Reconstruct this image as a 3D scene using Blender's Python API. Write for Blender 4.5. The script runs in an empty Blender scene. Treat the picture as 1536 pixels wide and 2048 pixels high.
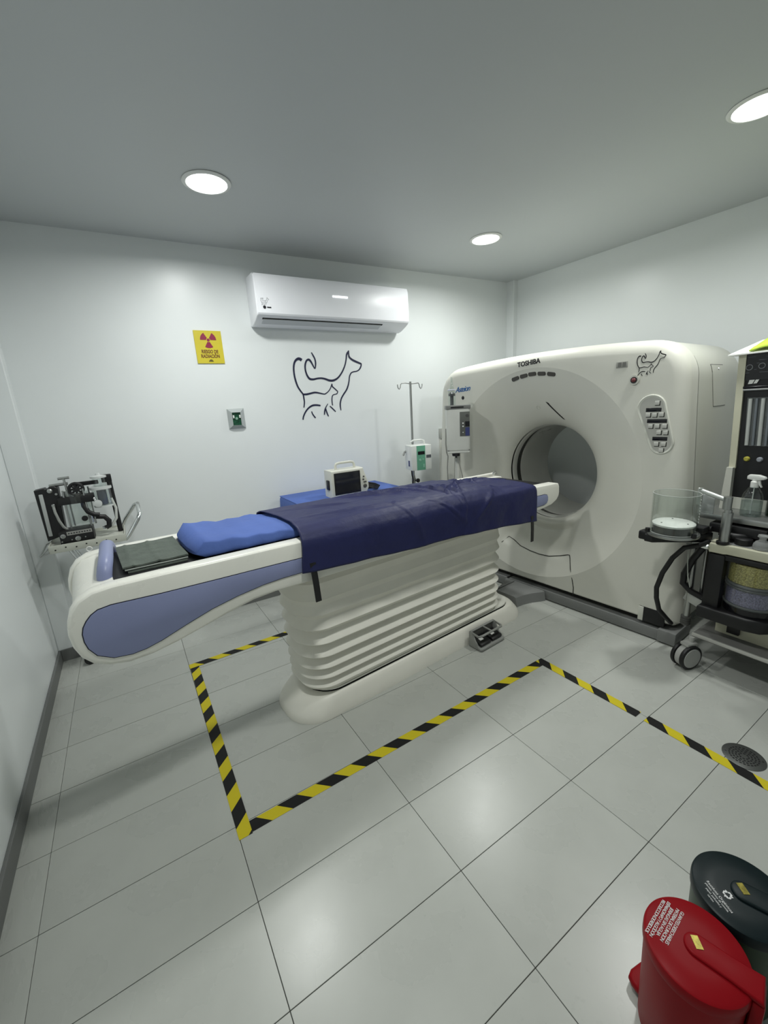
import bpy, bmesh, math, random
from mathutils import Vector, Matrix, Euler
random.seed(7)
PI = math.pi
SC = bpy.context.scene
COL = SC.collection

# ------------------------------------------------------------------ camera
cam_d = bpy.data.cameras.new('camera')
cam = bpy.data.objects.new('camera', cam_d)
COL.objects.link(cam)
cam_d.sensor_fit = 'VERTICAL'
cam_d.sensor_height = 36.0
cam_d.sensor_width = 27.0
cam_d.lens = 36.0 * 827.49 / 2048
cam_d.clip_start = 0.02
_r = Vector((0.844695, -0.532103, -0.057935))
_d = Vector((-0.179169, -0.179096, -0.967379))
_f = Vector((0.504370, 0.827521, -0.246618))
_m = Matrix((_r, -_d, -_f)).transposed().to_4x4()
_m.translation = Vector((0.49477, -0.49836, 1.52611))
cam.matrix_world = _m
SC.camera = cam

# ------------------------------------------------------------------ world, exposure
wd = bpy.data.worlds.new('world')
SC.world = wd
wd.use_nodes = True
wd.node_tree.nodes['Background'].inputs[0].default_value = (0.5, 0.55, 0.55, 1)
wd.node_tree.nodes['Background'].inputs[1].default_value = 0.02
SC.view_settings.view_transform = 'Standard'
SC.view_settings.look = 'None'
SC.view_settings.gamma = 1.0
SC.view_settings.use_curve_mapping = False
SC.view_settings.exposure = 0.0

LIGHT_POWER = 15.3
LIGHT_COLOR = (0.975, 1.0, 0.965)
LIGHT_SPREAD = 168

# ------------------------------------------------------------------ helpers
def lin(r, g, b):
    def f(v):
        v /= 255.0
        return v / 12.92 if v <= 0.04045 else ((v + 0.055) / 1.055) ** 2.4
    return (f(r), f(g), f(b))

MATS = {}
def mat(name, rgb, rough=0.5, metal=0.0, var=0.05, scale=6.0, bump=0.0, bscale=60.0, trans=0.0, ior=1.45, coat=0.0, emit=None, estr=0.0, rvar=0.08, objrand=0.0, spec=0.5, alpha=1.0):
    if name in MATS:
        return MATS[name]
    m = bpy.data.materials.new(name)
    m.use_nodes = True
    nt = m.node_tree
    p = nt.nodes['Principled BSDF']
    p.inputs['Roughness'].default_value = rough
    p.inputs['Metallic'].default_value = metal
    p.inputs['IOR'].default_value = ior
    p.inputs['Transmission Weight'].default_value = trans
    p.inputs['Coat Weight'].default_value = coat
    p.inputs['Coat Roughness'].default_value = 0.08
    p.inputs['Specular IOR Level'].default_value = spec
    p.inputs['Alpha'].default_value = alpha
    tc = nt.nodes.new('ShaderNodeTexCoord')
    nz = nt.nodes.new('ShaderNodeTexNoise')
    nz.inputs['Scale'].default_value = scale
    nz.inputs['Detail'].default_value = 5.0
    nt.links.new(tc.outputs['Object'], nz.inputs['Vector'])
    rp = nt.nodes.new('ShaderNodeValToRGB')
    lo = tuple(max(0, c * (1 - var)) for c in rgb)
    hi = tuple(min(1, c * (1 + var)) for c in rgb)
    rp.color_ramp.elements[0].color = (*lo, 1)
    rp.color_ramp.elements[1].color = (*hi, 1)
    rp.color_ramp.elements[0].position = 0.3
    rp.color_ramp.elements[1].position = 0.7
    nt.links.new(nz.outputs['Fac'], rp.inputs['Fac'])
    src = rp.outputs['Color']
    if objrand:
        oi = nt.nodes.new('ShaderNodeObjectInfo')
        mr = nt.nodes.new('ShaderNodeMapRange')
        mr.inputs['To Min'].default_value = 1 - objrand
        mr.inputs['To Max'].default_value = 1 + objrand
        nt.links.new(oi.outputs['Random'], mr.inputs['Value'])
        mx = nt.nodes.new('ShaderNodeMix'); mx.data_type = 'RGBA'; mx.blend_type = 'MULTIPLY'
        mx.inputs[0].default_value = 1.0
        nt.links.new(src, mx.inputs[6]); nt.links.new(mr.outputs[0], mx.inputs[7])
        src = mx.outputs[2]
    nt.links.new(src, p.inputs['Base Color'])
    if rvar and not trans:
        mr2 = nt.nodes.new('ShaderNodeMapRange')
        mr2.inputs['To Min'].default_value = max(0.02, rough - rvar)
        mr2.inputs['To Max'].default_value = min(1, rough + rvar)
        nt.links.new(nz.outputs['Fac'], mr2.inputs['Value'])
        nt.links.new(mr2.outputs[0], p.inputs['Roughness'])
    if bump:
        nb = nt.nodes.new('ShaderNodeTexNoise')
        nb.inputs['Scale'].default_value = bscale
        nb.inputs['Detail'].default_value = 4.0
        nt.links.new(tc.outputs['Object'], nb.inputs['Vector'])
        bp = nt.nodes.new('ShaderNodeBump')
        bp.inputs['Strength'].default_value = bump
        bp.inputs['Distance'].default_value = 0.01
        nt.links.new(nb.outputs['Fac'], bp.inputs['Height'])
        nt.links.new(bp.outputs['Normal'], p.inputs['Normal'])
    if emit:
        p.inputs['Emission Color'].default_value = (*emit, 1)
        p.inputs['Emission Strength'].default_value = estr
    MATS[name] = m
    return m

class B:
    """collects shapes into one bmesh"""
    def __init__(self):
        self.bm = bmesh.new()
    def add(self, verts, faces):
        vs = [self.bm.verts.new(v) for v in verts]
        for f in faces:
            try:
                self.bm.faces.new([vs[i] for i in f])
            except ValueError:
                pass
        return vs
    def merge(self, other_bm, mx=None):
        me = bpy.data.meshes.new('tmp')
        if mx is not None:
            bmesh.ops.transform(other_bm, matrix=mx, verts=other_bm.verts)
        other_bm.to_mesh(me); other_bm.free()
        self.bm.from_mesh(me)
        bpy.data.meshes.remove(me)
        return self
    def box(self, c, s, rot=(0, 0, 0), bev=0.0, seg=2):
        t = bmesh.new()
        bmesh.ops.create_cube(t, size=1.0)
        bmesh.ops.scale(t, vec=Vector(s), verts=t.verts)
        if bev:
            bmesh.ops.bevel(t, geom=list(t.edges), offset=min(bev, min(s) * 0.49), segments=seg, affect='EDGES', profile=0.5)
        return self.merge(t, Matrix.Translation(Vector(c)) @ Euler(rot).to_matrix().to_4x4())
    def prism(self, poly, axis, a, b, bev=0.0, seg=3):
        t = bmesh.new()
        mp = {'x': lambda p, q, w: (w, p, q), 'y': lambda p, q, w: (p, w, q), 'z': lambda p, q, w: (p, q, w)}[axis]
        va = [t.verts.new(mp(p, q, a)) for p, q in poly]
        vb = [t.verts.new(mp(p, q, b)) for p, q in poly]
        n = len(poly)
        fa = t.faces.new(va); fb = t.faces.new(list(reversed(vb)))
        for i in range(n):
            t.faces.new([va[i], vb[i], vb[(i + 1) % n], va[(i + 1) % n]])
        bmesh.ops.recalc_face_normals(t, faces=t.faces)
        if bev:
            ed = list(set(fa.edges) | set(fb.edges))
            bmesh.ops.bevel(t, geom=ed, offset=bev, segments=seg, affect='EDGES', profile=0.5)
        return self.merge(t)
    def lathe(self, prof, c=(0, 0, 0), rot=(0, 0, 0), seg=32, cap=True):
        vs, fs = [], []
        for r, z in prof:
            for k in range(seg):
                a = 2 * PI * k / seg
                vs.append((r * math.cos(a), r * math.sin(a), z))
        for i in range(len(prof) - 1):
            for k in range(seg):
                k2 = (k + 1) % seg
                fs.append((i * seg + k, i * seg + k2, (i + 1) * seg + k2, (i + 1) * seg + k))
        if cap:
            fs.append(tuple(reversed(range(seg))))
            fs.append(tuple((len(prof) - 1) * seg + k for k in range(seg)))
        t = bmesh.new()
        tv = [t.verts.new(v) for v in vs]
        for f in fs:
            t.faces.new([tv[i] for i in f])
        bmesh.ops.recalc_face_normals(t, faces=t.faces)
        return self.merge(t, Matrix.Translation(Vector(c)) @ Euler(rot).to_matrix().to_4x4())
    def cyl(self, p0, p1, r, r1=None, seg=20):
        return self.tube([p0, p1], r, seg, r1=r1)
    def tube(self, pts, r, seg=10, r1=None, closed=False):
        pts = [Vector(p) for p in pts]
        n = len(pts)
        rings, up = [], None
        for i, p in enumerate(pts):
            if closed:
                d = (pts[(i + 1) % n] - pts[i - 1]).normalized()
            else:
                d = (pts[min(i + 1, n - 1)] - pts[max(i - 1, 0)]).normalized()
            if up is None:
                up = d.orthogonal().normalized()
            up = (up - d * up.dot(d)).normalized()
            sd = d.cross(up)
            rr = r if r1 is None else r + (r1 - r) * i / (n - 1)
            rings.append([p + (up * math.cos(2 * PI * k / seg) + sd * math.sin(2 * PI * k / seg)) * rr for k in range(seg)])
        vs = [v for g in rings for v in g]
        fs = []
        m = n if closed else n - 1
        for i in range(m):
            j = (i + 1) % n
            for k in range(seg):
                k2 = (k + 1) % seg
                fs.append((i * seg + k, i * seg + k2, j * seg + k2, j * seg + k))
        if not closed:
            fs.append(tuple(reversed(range(seg))))
            fs.append(tuple((n - 1) * seg + k for k in range(seg)))
        self.add(vs, fs)
        return self
    def loft(self, rings, closed=True, caps=False):
        """rings: equal length lists of points"""
        m = len(rings[0])
        vs = [p for g in rings for p in g]
        fs = []
        for i in range(len(rings) - 1):
            for k in range(m if closed else m - 1):
                k2 = (k + 1) % m
                fs.append((i * m + k, i * m + k2, (i + 1) * m + k2, (i + 1) * m + k))
        if caps:
            fs.append(tuple(reversed(range(m))))
            fs.append(tuple((len(rings) - 1) * m + k for k in range(m)))
        self.add(vs, fs)
        return self
    def sphere(self, c, r, s=(1, 1, 1), seg=20):
        t = bmesh.new()
        bmesh.ops.create_uvsphere(t, u_segments=seg, v_segments=seg // 2, radius=r)
        bmesh.ops.scale(t, vec=Vector(s), verts=t.verts)
        return self.merge(t, Matrix.Translation(Vector(c)))
    def ribbon(self, pts, f, th=0.0015):
        """pts (a, b, w) flat stroke; f(a, b, h) -> 3D"""
        n = len(pts)
        P = []
        # resample with Catmull-Rom
        for i in range(n - 1):
            p0, p1, p2, p3 = pts[max(i - 1, 0)], pts[i], pts[i + 1], pts[min(i + 2, n - 1)]
            for s in range(4):
                t = s / 4
                P.append(tuple(0.5 * (2 * p1[k] + (p2[k] - p0[k]) * t + (2 * p0[k] - 5 * p1[k] + 4 * p2[k] - p3[k]) * t * t + (3 * p1[k] - p0[k] - 3 * p2[k] + p3[k]) * t ** 3) for k in range(3)))
        P.append(pts[-1])
        rows = []
        for i, (a, b, w) in enumerate(P):
            q, o = P[min(i + 1, len(P) - 1)], P[max(i - 1, 0)]
            d = Vector((q[0] - o[0], q[1] - o[1]))
            d.normalize()
            nx, ny = -d.y, d.x
            L = (a + nx * w / 2, b + ny * w / 2); R = (a - nx * w / 2, b - ny * w / 2)
            rows.append([f(*L, 0), f(*L, th), f(*R, th), f(*R, 0)])
        return self.loft(rows, closed=True, caps=True)

def ob(name, b, m, parent=None, smooth=True, angle=38, loc=None, rot=None):
    bm = b.bm
    bmesh.ops.remove_doubles(bm, verts=bm.verts, dist=1e-5)
    bmesh.ops.recalc_face_normals(bm, faces=bm.faces)
    lim = math.radians(angle)
    for f in bm.faces:
        f.smooth = smooth
    if smooth:
        for e in bm.edges:
            if len(e.link_faces) == 2 and e.calc_face_angle(0) > lim:
                e.smooth = False
    me = bpy.data.meshes.new(name)
    bm.to_mesh(me); bm.free()
    for mm in (m if isinstance(m, (list, tuple)) else [m]):
        me.materials.append(mm)
    o = bpy.data.objects.new(name, me)
    COL.objects.link(o)
    if parent:
        o.parent = parent
    if loc: o.location = loc
    if rot: o.rotation_euler = rot
    return o

def tag(o, label, cat, group=None, kind=None):
    o['label'] = label; o['category'] = cat
    if group: o['group'] = group
    if kind: o['kind'] = kind
    return o

def thing(name, label, cat, loc=(0, 0, 0), rz=0.0, group=None):
    o = bpy.data.objects.new(name, None)
    o.empty_display_size = 0.1
    COL.objects.link(o)
    o.location = loc; o.rotation_euler = (0, 0, rz)
    return tag(o, label, cat, group)

def struct(name, b, m, parent=None, **k):
    o = ob(name, b, m, parent, smooth=False, **k)
    if not parent:
        o['kind'] = 'structure'
    return o

def copy_tree(o, parent=None):
    c = o.copy(); COL.objects.link(c)
    c.parent = parent
    for ch in list(o.children):
        copy_tree(ch, c)
    return c

def text_bm(body, size, depth=0.001, align='CENTER', bold=0.0, shear=0.0, space=1.0, line=1.0, xs=1.0):
    cu = bpy.data.curves.new('txt', 'FONT')
    cu.body = body; cu.size = size; cu.extrude = depth; cu.align_x = align; cu.align_y = 'CENTER'
    cu.offset = bold; cu.shear = shear; cu.space_character = space; cu.space_line = line
    cu.resolution_u = 3
    t = bpy.data.objects.new('txt', cu)
    COL.objects.link(t)
    dg = bpy.context.evaluated_depsgraph_get()
    me = bpy.data.meshes.new_from_object(t.evaluated_get(dg))
    bm = bmesh.new(); bm.from_mesh(me)
    bmesh.ops.scale(bm, vec=(xs, 1, 1), verts=bm.verts)
    bpy.data.objects.remove(t); bpy.data.curves.remove(cu); bpy.data.meshes.remove(me)
    return bm

def frame3(o, x, y):
    x = Vector(x).normalized(); y = Vector(y).normalized(); z = x.cross(y)
    m = Matrix((x, y, z)).transposed().to_4x4()
    m.translation = Vector(o)
    return m

def lerp_tab(tab, x):
    for (a, va), (b, vb) in zip(tab, tab[1:]):
        if x <= b:
            t = 0 if b == a else max(0, (x - a) / (b - a))
            return va + (vb - va) * t
    return tab[-1][1]

# ------------------------------------------------------------------ materials
M_WALL = mat('wall_paint', (0.78, 0.81, 0.81), 0.33, var=0.02, scale=1.5, bump=0.03, bscale=3.0, spec=0.5)
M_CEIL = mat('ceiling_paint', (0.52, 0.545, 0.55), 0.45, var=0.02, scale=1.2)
M_TILE = mat('floor_tile', (0.44, 0.452, 0.42), 0.28, var=0.035, scale=5.0, rvar=0.06, objrand=0.02)
def add_scuffs(m):
    nt = m.node_tree; p = nt.nodes['Principled BSDF']
    src = p.inputs['Base Color'].links[0].from_socket
    ge = nt.nodes.new('ShaderNodeNewGeometry')
    n1 = nt.nodes.new('ShaderNodeTexNoise'); n1.inputs['Scale'].default_value = 1.3; n1.inputs['Detail'].default_value = 2
    n2 = nt.nodes.new('ShaderNodeTexNoise'); n2.inputs['Scale'].default_value = 34; n2.inputs['Detail'].default_value = 4
    for n in (n1, n2): nt.links.new(ge.outputs['Position'], n.inputs['Vector'])
    ad = nt.nodes.new('ShaderNodeMath'); ad.operation = 'MULTIPLY'
    nt.links.new(n1.outputs['Fac'], ad.inputs[0]); nt.links.new(n2.outputs['Fac'], ad.inputs[1])
    mr = nt.nodes.new('ShaderNodeMapRange')
    mr.inputs['From Min'].default_value = 0.415; mr.inputs['From Max'].default_value = 0.52
    mr.inputs['To Min'].default_value = 1.0; mr.inputs['To Max'].default_value = 0.88
    nt.links.new(ad.outputs[0], mr.inputs['Value'])
    mx = nt.nodes.new('ShaderNodeMix'); mx.data_type = 'RGBA'; mx.blend_type = 'MULTIPLY'; mx.inputs[0].default_value = 1.0
    nt.links.new(src, mx.inputs[6]); nt.links.new(mr.outputs[0], mx.inputs[7])
    nt.links.new(mx.outputs[2], p.inputs['Base Color'])
add_scuffs(M_TILE)
M_GROUT = mat('grout', (0.05, 0.05, 0.045), 0.9)
M_BASEB = mat('grey_baseboard', (0.16, 0.165, 0.16), 0.5)
M_SHELL = mat('scanner_shell', (0.70, 0.695, 0.625), 0.36, var=0.03, scale=3.0)
M_SHELLD = mat('scanner_shell_rear', (0.62, 0.625, 0.56), 0.4, var=0.03, scale=3.0)
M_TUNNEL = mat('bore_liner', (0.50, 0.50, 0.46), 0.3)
M_RAILG = mat('grey_base_paint', (0.20, 0.205, 0.20), 0.5)
M_BLACK = mat('black_plastic', (0.008, 0.008, 0.009), 0.45)
M_BLACKG = mat('black_gloss', (0.006, 0.006, 0.008), 0.12)
M_SEAM = mat('dark_seam', (0.02, 0.02, 0.018), 0.8)
M_DGREY = mat('dark_grey_plastic', (0.07, 0.07, 0.065), 0.5)
M_LAV = mat('lavender_panel', (0.235, 0.265, 0.44), 0.4, var=0.03)
M_BELL = mat('bellows_vinyl', (0.80, 0.785, 0.71), 0.38, var=0.03)
M_TABLE = mat('table_plastic', (0.79, 0.785, 0.72), 0.3, var=0.02)
M_NAVY = mat('navy_apron', (0.011, 0.014, 0.072), 0.52, var=0.10, scale=9, bump=0.35, bscale=22, spec=0.45)
M_BLUE = mat('blue_sheet', (0.078, 0.138, 0.41), 0.8, var=0.08, scale=5, bump=0.2, bscale=30)
M_GREEN = mat('green_drape', (0.10, 0.12, 0.102), 0.85, var=0.15, scale=30, bump=0.3, bscale=120)
M_CHROME = mat('chrome', (0.75, 0.77, 0.77), 0.15, metal=1.0)
M_STEEL = mat('brushed_steel', (0.42, 0.43, 0.42), 0.35, metal=1.0)
M_CREAM = mat('cream_enamel', (0.58, 0.57, 0.44), 0.4)
M_WHITEP = mat('white_plastic', (0.78, 0.79, 0.76), 0.35)
def thin_clear(name, tint, gl=0.10):
    m = bpy.data.materials.new(name); m.use_nodes = True
    nt = m.node_tree; nt.nodes.remove(nt.nodes['Principled BSDF'])
    tr = nt.nodes.new('ShaderNodeBsdfTransparent'); tr.inputs[0].default_value = (*tint, 1)
    gs = nt.nodes.new('ShaderNodeBsdfGlossy'); gs.inputs['Roughness'].default_value = 0.06
    nz = nt.nodes.new('ShaderNodeTexNoise'); nz.inputs['Scale'].default_value = 8
    rp = nt.nodes.new('ShaderNodeMapRange'); rp.inputs['To Min'].default_value = 0.75; rp.inputs['To Max'].default_value = 0.95
    nt.links.new(nz.outputs['Fac'], rp.inputs['Value']); nt.links.new(rp.outputs[0], gs.inputs['Color'])
    lw = nt.nodes.new('ShaderNodeLayerWeight'); lw.inputs['Blend'].default_value = 0.12
    mr = nt.nodes.new('ShaderNodeMapRange'); mr.inputs['To Min'].default_value = gl * 0.4; mr.inputs['To Max'].default_value = 0.6
    nt.links.new(lw.outputs['Facing'], mr.inputs['Value'])
    mx = nt.nodes.new('ShaderNodeMixShader')
    nt.links.new(mr.outputs[0], mx.inputs[0]); nt.links.new(tr.outputs[0], mx.inputs[1]); nt.links.new(gs.outputs[0], mx.inputs[2])
    nt.links.new(mx.outputs[0], nt.nodes['Material Output'].inputs['Surface'])
    MATS[name] = m
    return m
M_GLASS = thin_clear('clear_acrylic', (0.95, 0.97, 0.96))
M_BOTTLE = thin_clear('bottle_clear', (0.88, 0.91, 0.90), 0.15)
M_INK = mat('dark_ink', (0.012, 0.012, 0.016), 0.5)
M_DOG = mat('navy_vinyl', (0.010, 0.012, 0.045), 0.5)
M_WPRINT = mat('white_print', (0.75, 0.75, 0.75), 0.5)
M_AC = mat('ac_plastic', (0.86, 0.87, 0.91), 0.34, var=0.01)
M_RED = mat('red_plastic', (0.235, 0.004, 0.008), 0.40, var=0.06, spec=0.12)
M_GRNB = mat('dark_green_plastic', (0.005, 0.012, 0.014), 0.4, var=0.06, spec=0.25)
M_GRNB2 = mat('green_bin_body', (0.01, 0.035, 0.012), 0.4)
M_GOLD = mat('gold_foil', (0.20, 0.17, 0.03), 0.3, metal=0.6, var=0.5, scale=120)

# ------------------------------------------------------------------ room
WALL_YAW = -0.0144
def ceil_z(x): return 2.655 + 0.009 * x
XR0, XR1, YR = 4.205, 4.42, -1.9          # right wall runs slightly out of square
def right_x(y): return 4.205 + (2.79 - y) * 0.043
b = B()
b.add([(-0.4, -2.1, -0.06), (4.7, -2.1, -0.06), (4.7, 3.1, -0.06), (-0.4, 3.1, -0.06),
       (-0.4, -2.1, -0.003), (4.7, -2.1, -0.003), (4.7, 3.1, -0.003), (-0.4, 3.1, -0.003)],
      [(3, 2, 1, 0), (4, 5, 6, 7), (0, 1, 5, 4), (1, 2, 6, 5), (2, 3, 7, 6), (3, 0, 4, 7)])
floor = struct('floor', b, M_GROUT)
tile_me = None
for i in range(-1, 8):
    for j in range(-7, 10):
        x0, x1 = i * 0.6, i * 0.6 + 0.6
        y0, y1 = j * 0.3, j * 0.3 + 0.3
        x0 = max(x0, -0.112); y0 = max(y0, -1.9); y1 = min(y1, 2.85)
        x1 = min(x1, 4.4)
        if x1 - x0 < 0.03 or y1 - y0 < 0.03:
            continue
        if tile_me is None:
            bb = B(); bb.box((0, 0, -0.004), (0.5980, 0.2980, 0.008), bev=0.0008, seg=1)
            t = ob('floor_tile', bb, M_TILE, floor, smooth=False)
            tile_me = t.data
        else:
            t = bpy.data.objects.new('floor_tile', tile_me); COL.objects.link(t); t.parent = floor
        t.location = ((x0 + x1) / 2, (y0 + y1) / 2, random.uniform(-0.0004, 0.0))
        t.scale = ((x1 - x0) / 0.6, (y1 - y0) / 0.3, 1)

def wall_quad(name, p0, p1, out, h0=-0.06, th=0.12):
    """vertical slab from p0 to p1, thickness towards out"""
    b = B()
    vs = []
    for (x, y) in (p0, p1, (p1[0] + out[0] * th, p1[1] + out[1] * th), (p0[0] + out[0] * th, p0[1] + out[1] * th)):
        vs.append((x, y, h0)); vs.append((x, y, ceil_z(x) + 0.02))
    b.add(vs, [(0, 2, 3, 1), (2, 4, 5, 3), (4, 6, 7, 5), (6, 0, 1, 7), (1, 3, 5, 7), (0, 6, 4, 2)])
    return struct(name, b, M_WALL)
wall_quad('wall_back', (-0.25, 2.85 + 0.0036), (4.4, 2.85 - 0.0144 * 4.4), (0, 1))
wall_quad('wall_left', (-0.112, -2.02), (-0.112, 2.9), (-1, 0))
wall_quad('wall_right', (right_x(-2.02), -2.02), (right_x(2.9), 2.9), (1, 0))
wall_quad('wall_front', (-0.25, -1.9), (4.6, -1.9), (0, -1))
b = B()
b.add([(x, y, ceil_z(x) + dz) for dz in (0, 0.1) for (x, y) in ((-0.3, -2.1), (4.7, -2.1), (4.7, 3.1), (-0.3, 3.1))],
      [(0, 3, 2, 1), (4, 5, 6, 7), (0, 1, 5, 4), (1, 2, 6, 5), (2, 3, 7, 6), (3, 0, 4, 7)])
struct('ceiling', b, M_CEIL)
b = B(); b.box((-0.056, 2.81, 1.32), (0.112, 0.10, 2.70), bev=0.004, seg=1)
struct('trim_1', b, M_WALL)
b = B(); b.box((4.19, 2.76, 1.32), (0.075, 0.12, 2.75), bev=0.004, seg=1)
struct('trim_2', b, M_WALL)
b = B(); b.box((-0.106, 0.43, 0.04), (0.014, 4.66, 0.085), bev=0.003, seg=1)
struct('baseboard_left', b, M_BASEB)
b = B(); b.box((-0.05, 2.756, 0.04), (0.10, 0.012, 0.085), bev=0.003, seg=1)
b.box((1.5, 2.817, 0.04), (3.0, 0.012, 0.085), rot=(0, 0, WALL_YAW), bev=0.003, seg=1)
struct('baseboard_back', b, M_BASEB)

# ------------------------------------------------------------------ ceiling downlights
def downlight(x, y, label):
    z = ceil_z(x)
    t = thing('ceiling_downlight', label, 'ceiling light', (x, y, z), 0, 'round recessed ceiling downlights')
    b = B(); b.lathe([(0.098, 0.0), (0.115, -0.001), (0.117, -0.004), (0.112, -0.008), (0.098, -0.010), (0.096, -0.004), (0.096, 0.0)], cap=False, seg=48)
    ob('trim_ring', b, M_WHITEP, t)
    b = B(); b.lathe([(0.0005, -0.006), (0.096, -0.006), (0.096, -0.002), (0.0005, -0.002)], cap=False, seg=48)
    ob('diffuser', b, mat('lamp_diffuser', (0.9, 0.9, 0.9), 0.5, emit=(0.96, 1.0, 0.98), estr=6.0), t)
    l = bpy.data.lights.new('downlight_lamp', 'AREA')
    l.shape = 'DISK'; l.size = 0.18; l.energy = LIGHT_POWER; l.color = LIGHT_COLOR
    l.spread = math.radians(LIGHT_SPREAD)
    lo = bpy.data.objects.new('downlight_lamp', l); COL.objects.link(lo)
    lo.parent = t; lo.location = (0, 0, -0.012)
    return t
downlight(1.085, 1.985, 'round glowing downlight over the bed foot, left of the air conditioner')
downlight(3.03, 1.99, 'small round glowing downlight near the back right corner of the ceiling')
downlight(3.06, 0.42, 'round glowing downlight cut by the right edge, above the anesthesia machine')
downlight(1.085, 0.42, 'round downlight above the open floor, out of the photo')

# ------------------------------------------------------------------ wall mounted things (frame along the back wall)
def WP(x, z, off=0.0):
    """point on the back wall: x along it, off towards the room"""
    c, s = math.cos(WALL_YAW), math.sin(WALL_YAW)
    return Vector((x * c + off * s, 2.85 + x * s - off * c, z))
def wall_thing(name, label, cat, x, z=0.0):
    return thing(name, label, cat, WP(x, z), WALL_YAW)

DOG = [[(1.831,1.924,0.0125),(1.818,1.933,0.0116),(1.802,1.935,0.0107),(1.782,1.924,0.0089),(1.766,1.901,0.0076),(1.757,1.864,0.0072),(1.756,1.817,0.0072),(1.762,1.771,0.0076),(1.775,1.723,0.0072),(1.795,1.688,0.0067),(1.813,1.661,0.0063),(1.817,1.631,0.0058),(1.818,1.596,0.0054),(1.809,1.556,0.0045)],[(1.92,1.984,0.0045),(1.934,1.959,0.0063),(1.946,1.931,0.0063),(1.948,1.897,0.0063),(1.938,1.86,0.0045),(1.922,1.888,0.0063),(1.908,1.914,0.0081),(1.893,1.929,0.0089),(1.873,1.922,0.0072),(1.858,1.893,0.0072),(1.854,1.859,0.0067),(1.858,1.829,0.0072),(1.869,1.799,0.0081),(1.886,1.78,0.0089),(1.915,1.776,0.0081),(1.95,1.782,0.0072),(1.984,1.784,0.0072),(2.019,1.778,0.0081),(2.058,1.765,0.0089),(2.093,1.764,0.0089),(2.131,1.779,0.0076),(2.164,1.808,0.0067),(2.194,1.848,0.0063),(2.217,1.892,0.0058),(2.231,1.937,0.0058),(2.237,1.968,0.0072),(2.249,1.986,0.0089),(2.261,2.004,0.0036)],[(2.261,2.004,0.0027),(2.258,1.968,0.0063),(2.264,1.948,0.0081),(2.291,1.928,0.0089),(2.327,1.913,0.0089),(2.359,1.901,0.0081),(2.372,1.895,0.0063),(2.365,1.87,0.0063),(2.346,1.847,0.0054),(2.321,1.836,0.0049),(2.288,1.831,0.0049),(2.266,1.82,0.0054),(2.25,1.793,0.0054),(2.242,1.757,0.0054),(2.23,1.72,0.0063),(2.211,1.684,0.0067),(2.181,1.649,0.0067),(2.157,1.617,0.0063),(2.143,1.581,0.0063),(2.14,1.549,0.0058),(2.143,1.516,0.004)],[(1.813,1.661,0.0063),(1.844,1.66,0.0081),(1.879,1.666,0.0072),(1.918,1.672,0.0072),(1.957,1.666,0.0058),(1.996,1.657,0.0049),(2.012,1.659,0.0045),(2.039,1.676,0.004),(2.062,1.702,0.004),(2.078,1.738,0.0036)],[(2.08,1.738,0.0027),(2.081,1.715,0.0054),(2.097,1.701,0.0049),(2.114,1.685,0.0049),(2.126,1.673,0.004),(2.116,1.655,0.004),(2.098,1.651,0.0036),(2.079,1.645,0.004),(2.069,1.625,0.0045),(2.066,1.594,0.0049),(2.068,1.561,0.004)],[(1.791,1.459,0.0054),(1.796,1.481,0.0058),(1.816,1.516,0.0063),(1.846,1.548,0.0067),(1.883,1.568,0.0076),(1.918,1.571,0.0076),(1.957,1.565,0.0063)],[(1.873,1.522,0.0045),(1.88,1.499,0.0054),(1.902,1.466,0.0058)],[(2.026,1.577,0.0027),(2.006,1.551,0.0045),(1.993,1.524,0.0063),(1.985,1.488,0.0045)],[(2.002,1.537,0.0045),(2.009,1.505,0.0063),(2.021,1.472,0.0045)],[(2.042,1.556,0.0045),(2.066,1.534,0.0054),(2.092,1.507,0.0045)]]
t = wall_thing('wall_decal', 'dark blue line drawing of a dog with a cat on the white back wall', 'wall decal', 2.06, 1.73)
for st in DOG:
    b = B(); b.ribbon([(a, z, w * 1.9) for a, z, w in st], lambda a, z, h: (a - 2.06, -0.0012 - h, z - 1.73), 0.0012)
    ob('painted_stroke', b, M_DOG, t)

# radiation sign
t = wall_thing('warning_sign', 'yellow radiation warning sign with magenta trefoil on the back wall', 'sign', 1.143, 2.009)
b = B(); b.box((0, -0.005, 0), (0.185, 0.006, 0.221), bev=0.001, seg=1)
ob('sign_board', b, mat('sign_yellow', (0.62, 0.52, 0.035), 0.4, var=0.04), t)
M_MAG = mat('sign_magenta', (0.26, 0.012, 0.055), 0.45)
def fan(b, cx, cz, r0, r1, a0, a1, y0, y1, n=10):
    ring = []
    for k in range(n + 1):
        a = a0 + (a1 - a0) * k / n
        ring.append((cx + r1 * math.cos(a), cz + r1 * math.sin(a)))
    for k in range(n + 1):
        a = a1 - (a1 - a0) * k / n
        ring.append((cx + r0 * math.cos(a), cz + r0 * math.sin(a)))
    b.prism(ring, 'y', y0, y1)
b = B()
for a in (60, 180, 300):
    aa = math.radians(a - 30 + 30)
    fan(b, 0.0, 0.048, 0.014, 0.054, math.radians(a - 30), math.radians(a + 30), -0.0095, -0.008)
bmesh.ops.rotate(b.bm, cent=(0, 0, 0.048), matrix=Matrix.Rotation(math.radians(30), 3, 'Y'), verts=b.bm.verts)
b.lathe([(0.0005, 0), (0.010, 0), (0.010, 0.0015), (0.0005, 0.0015)], c=(0, -0.008, 0.048), rot=(PI / 2, 0, 0), seg=20)
ob('trefoil', b, M_MAG, t)
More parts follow.
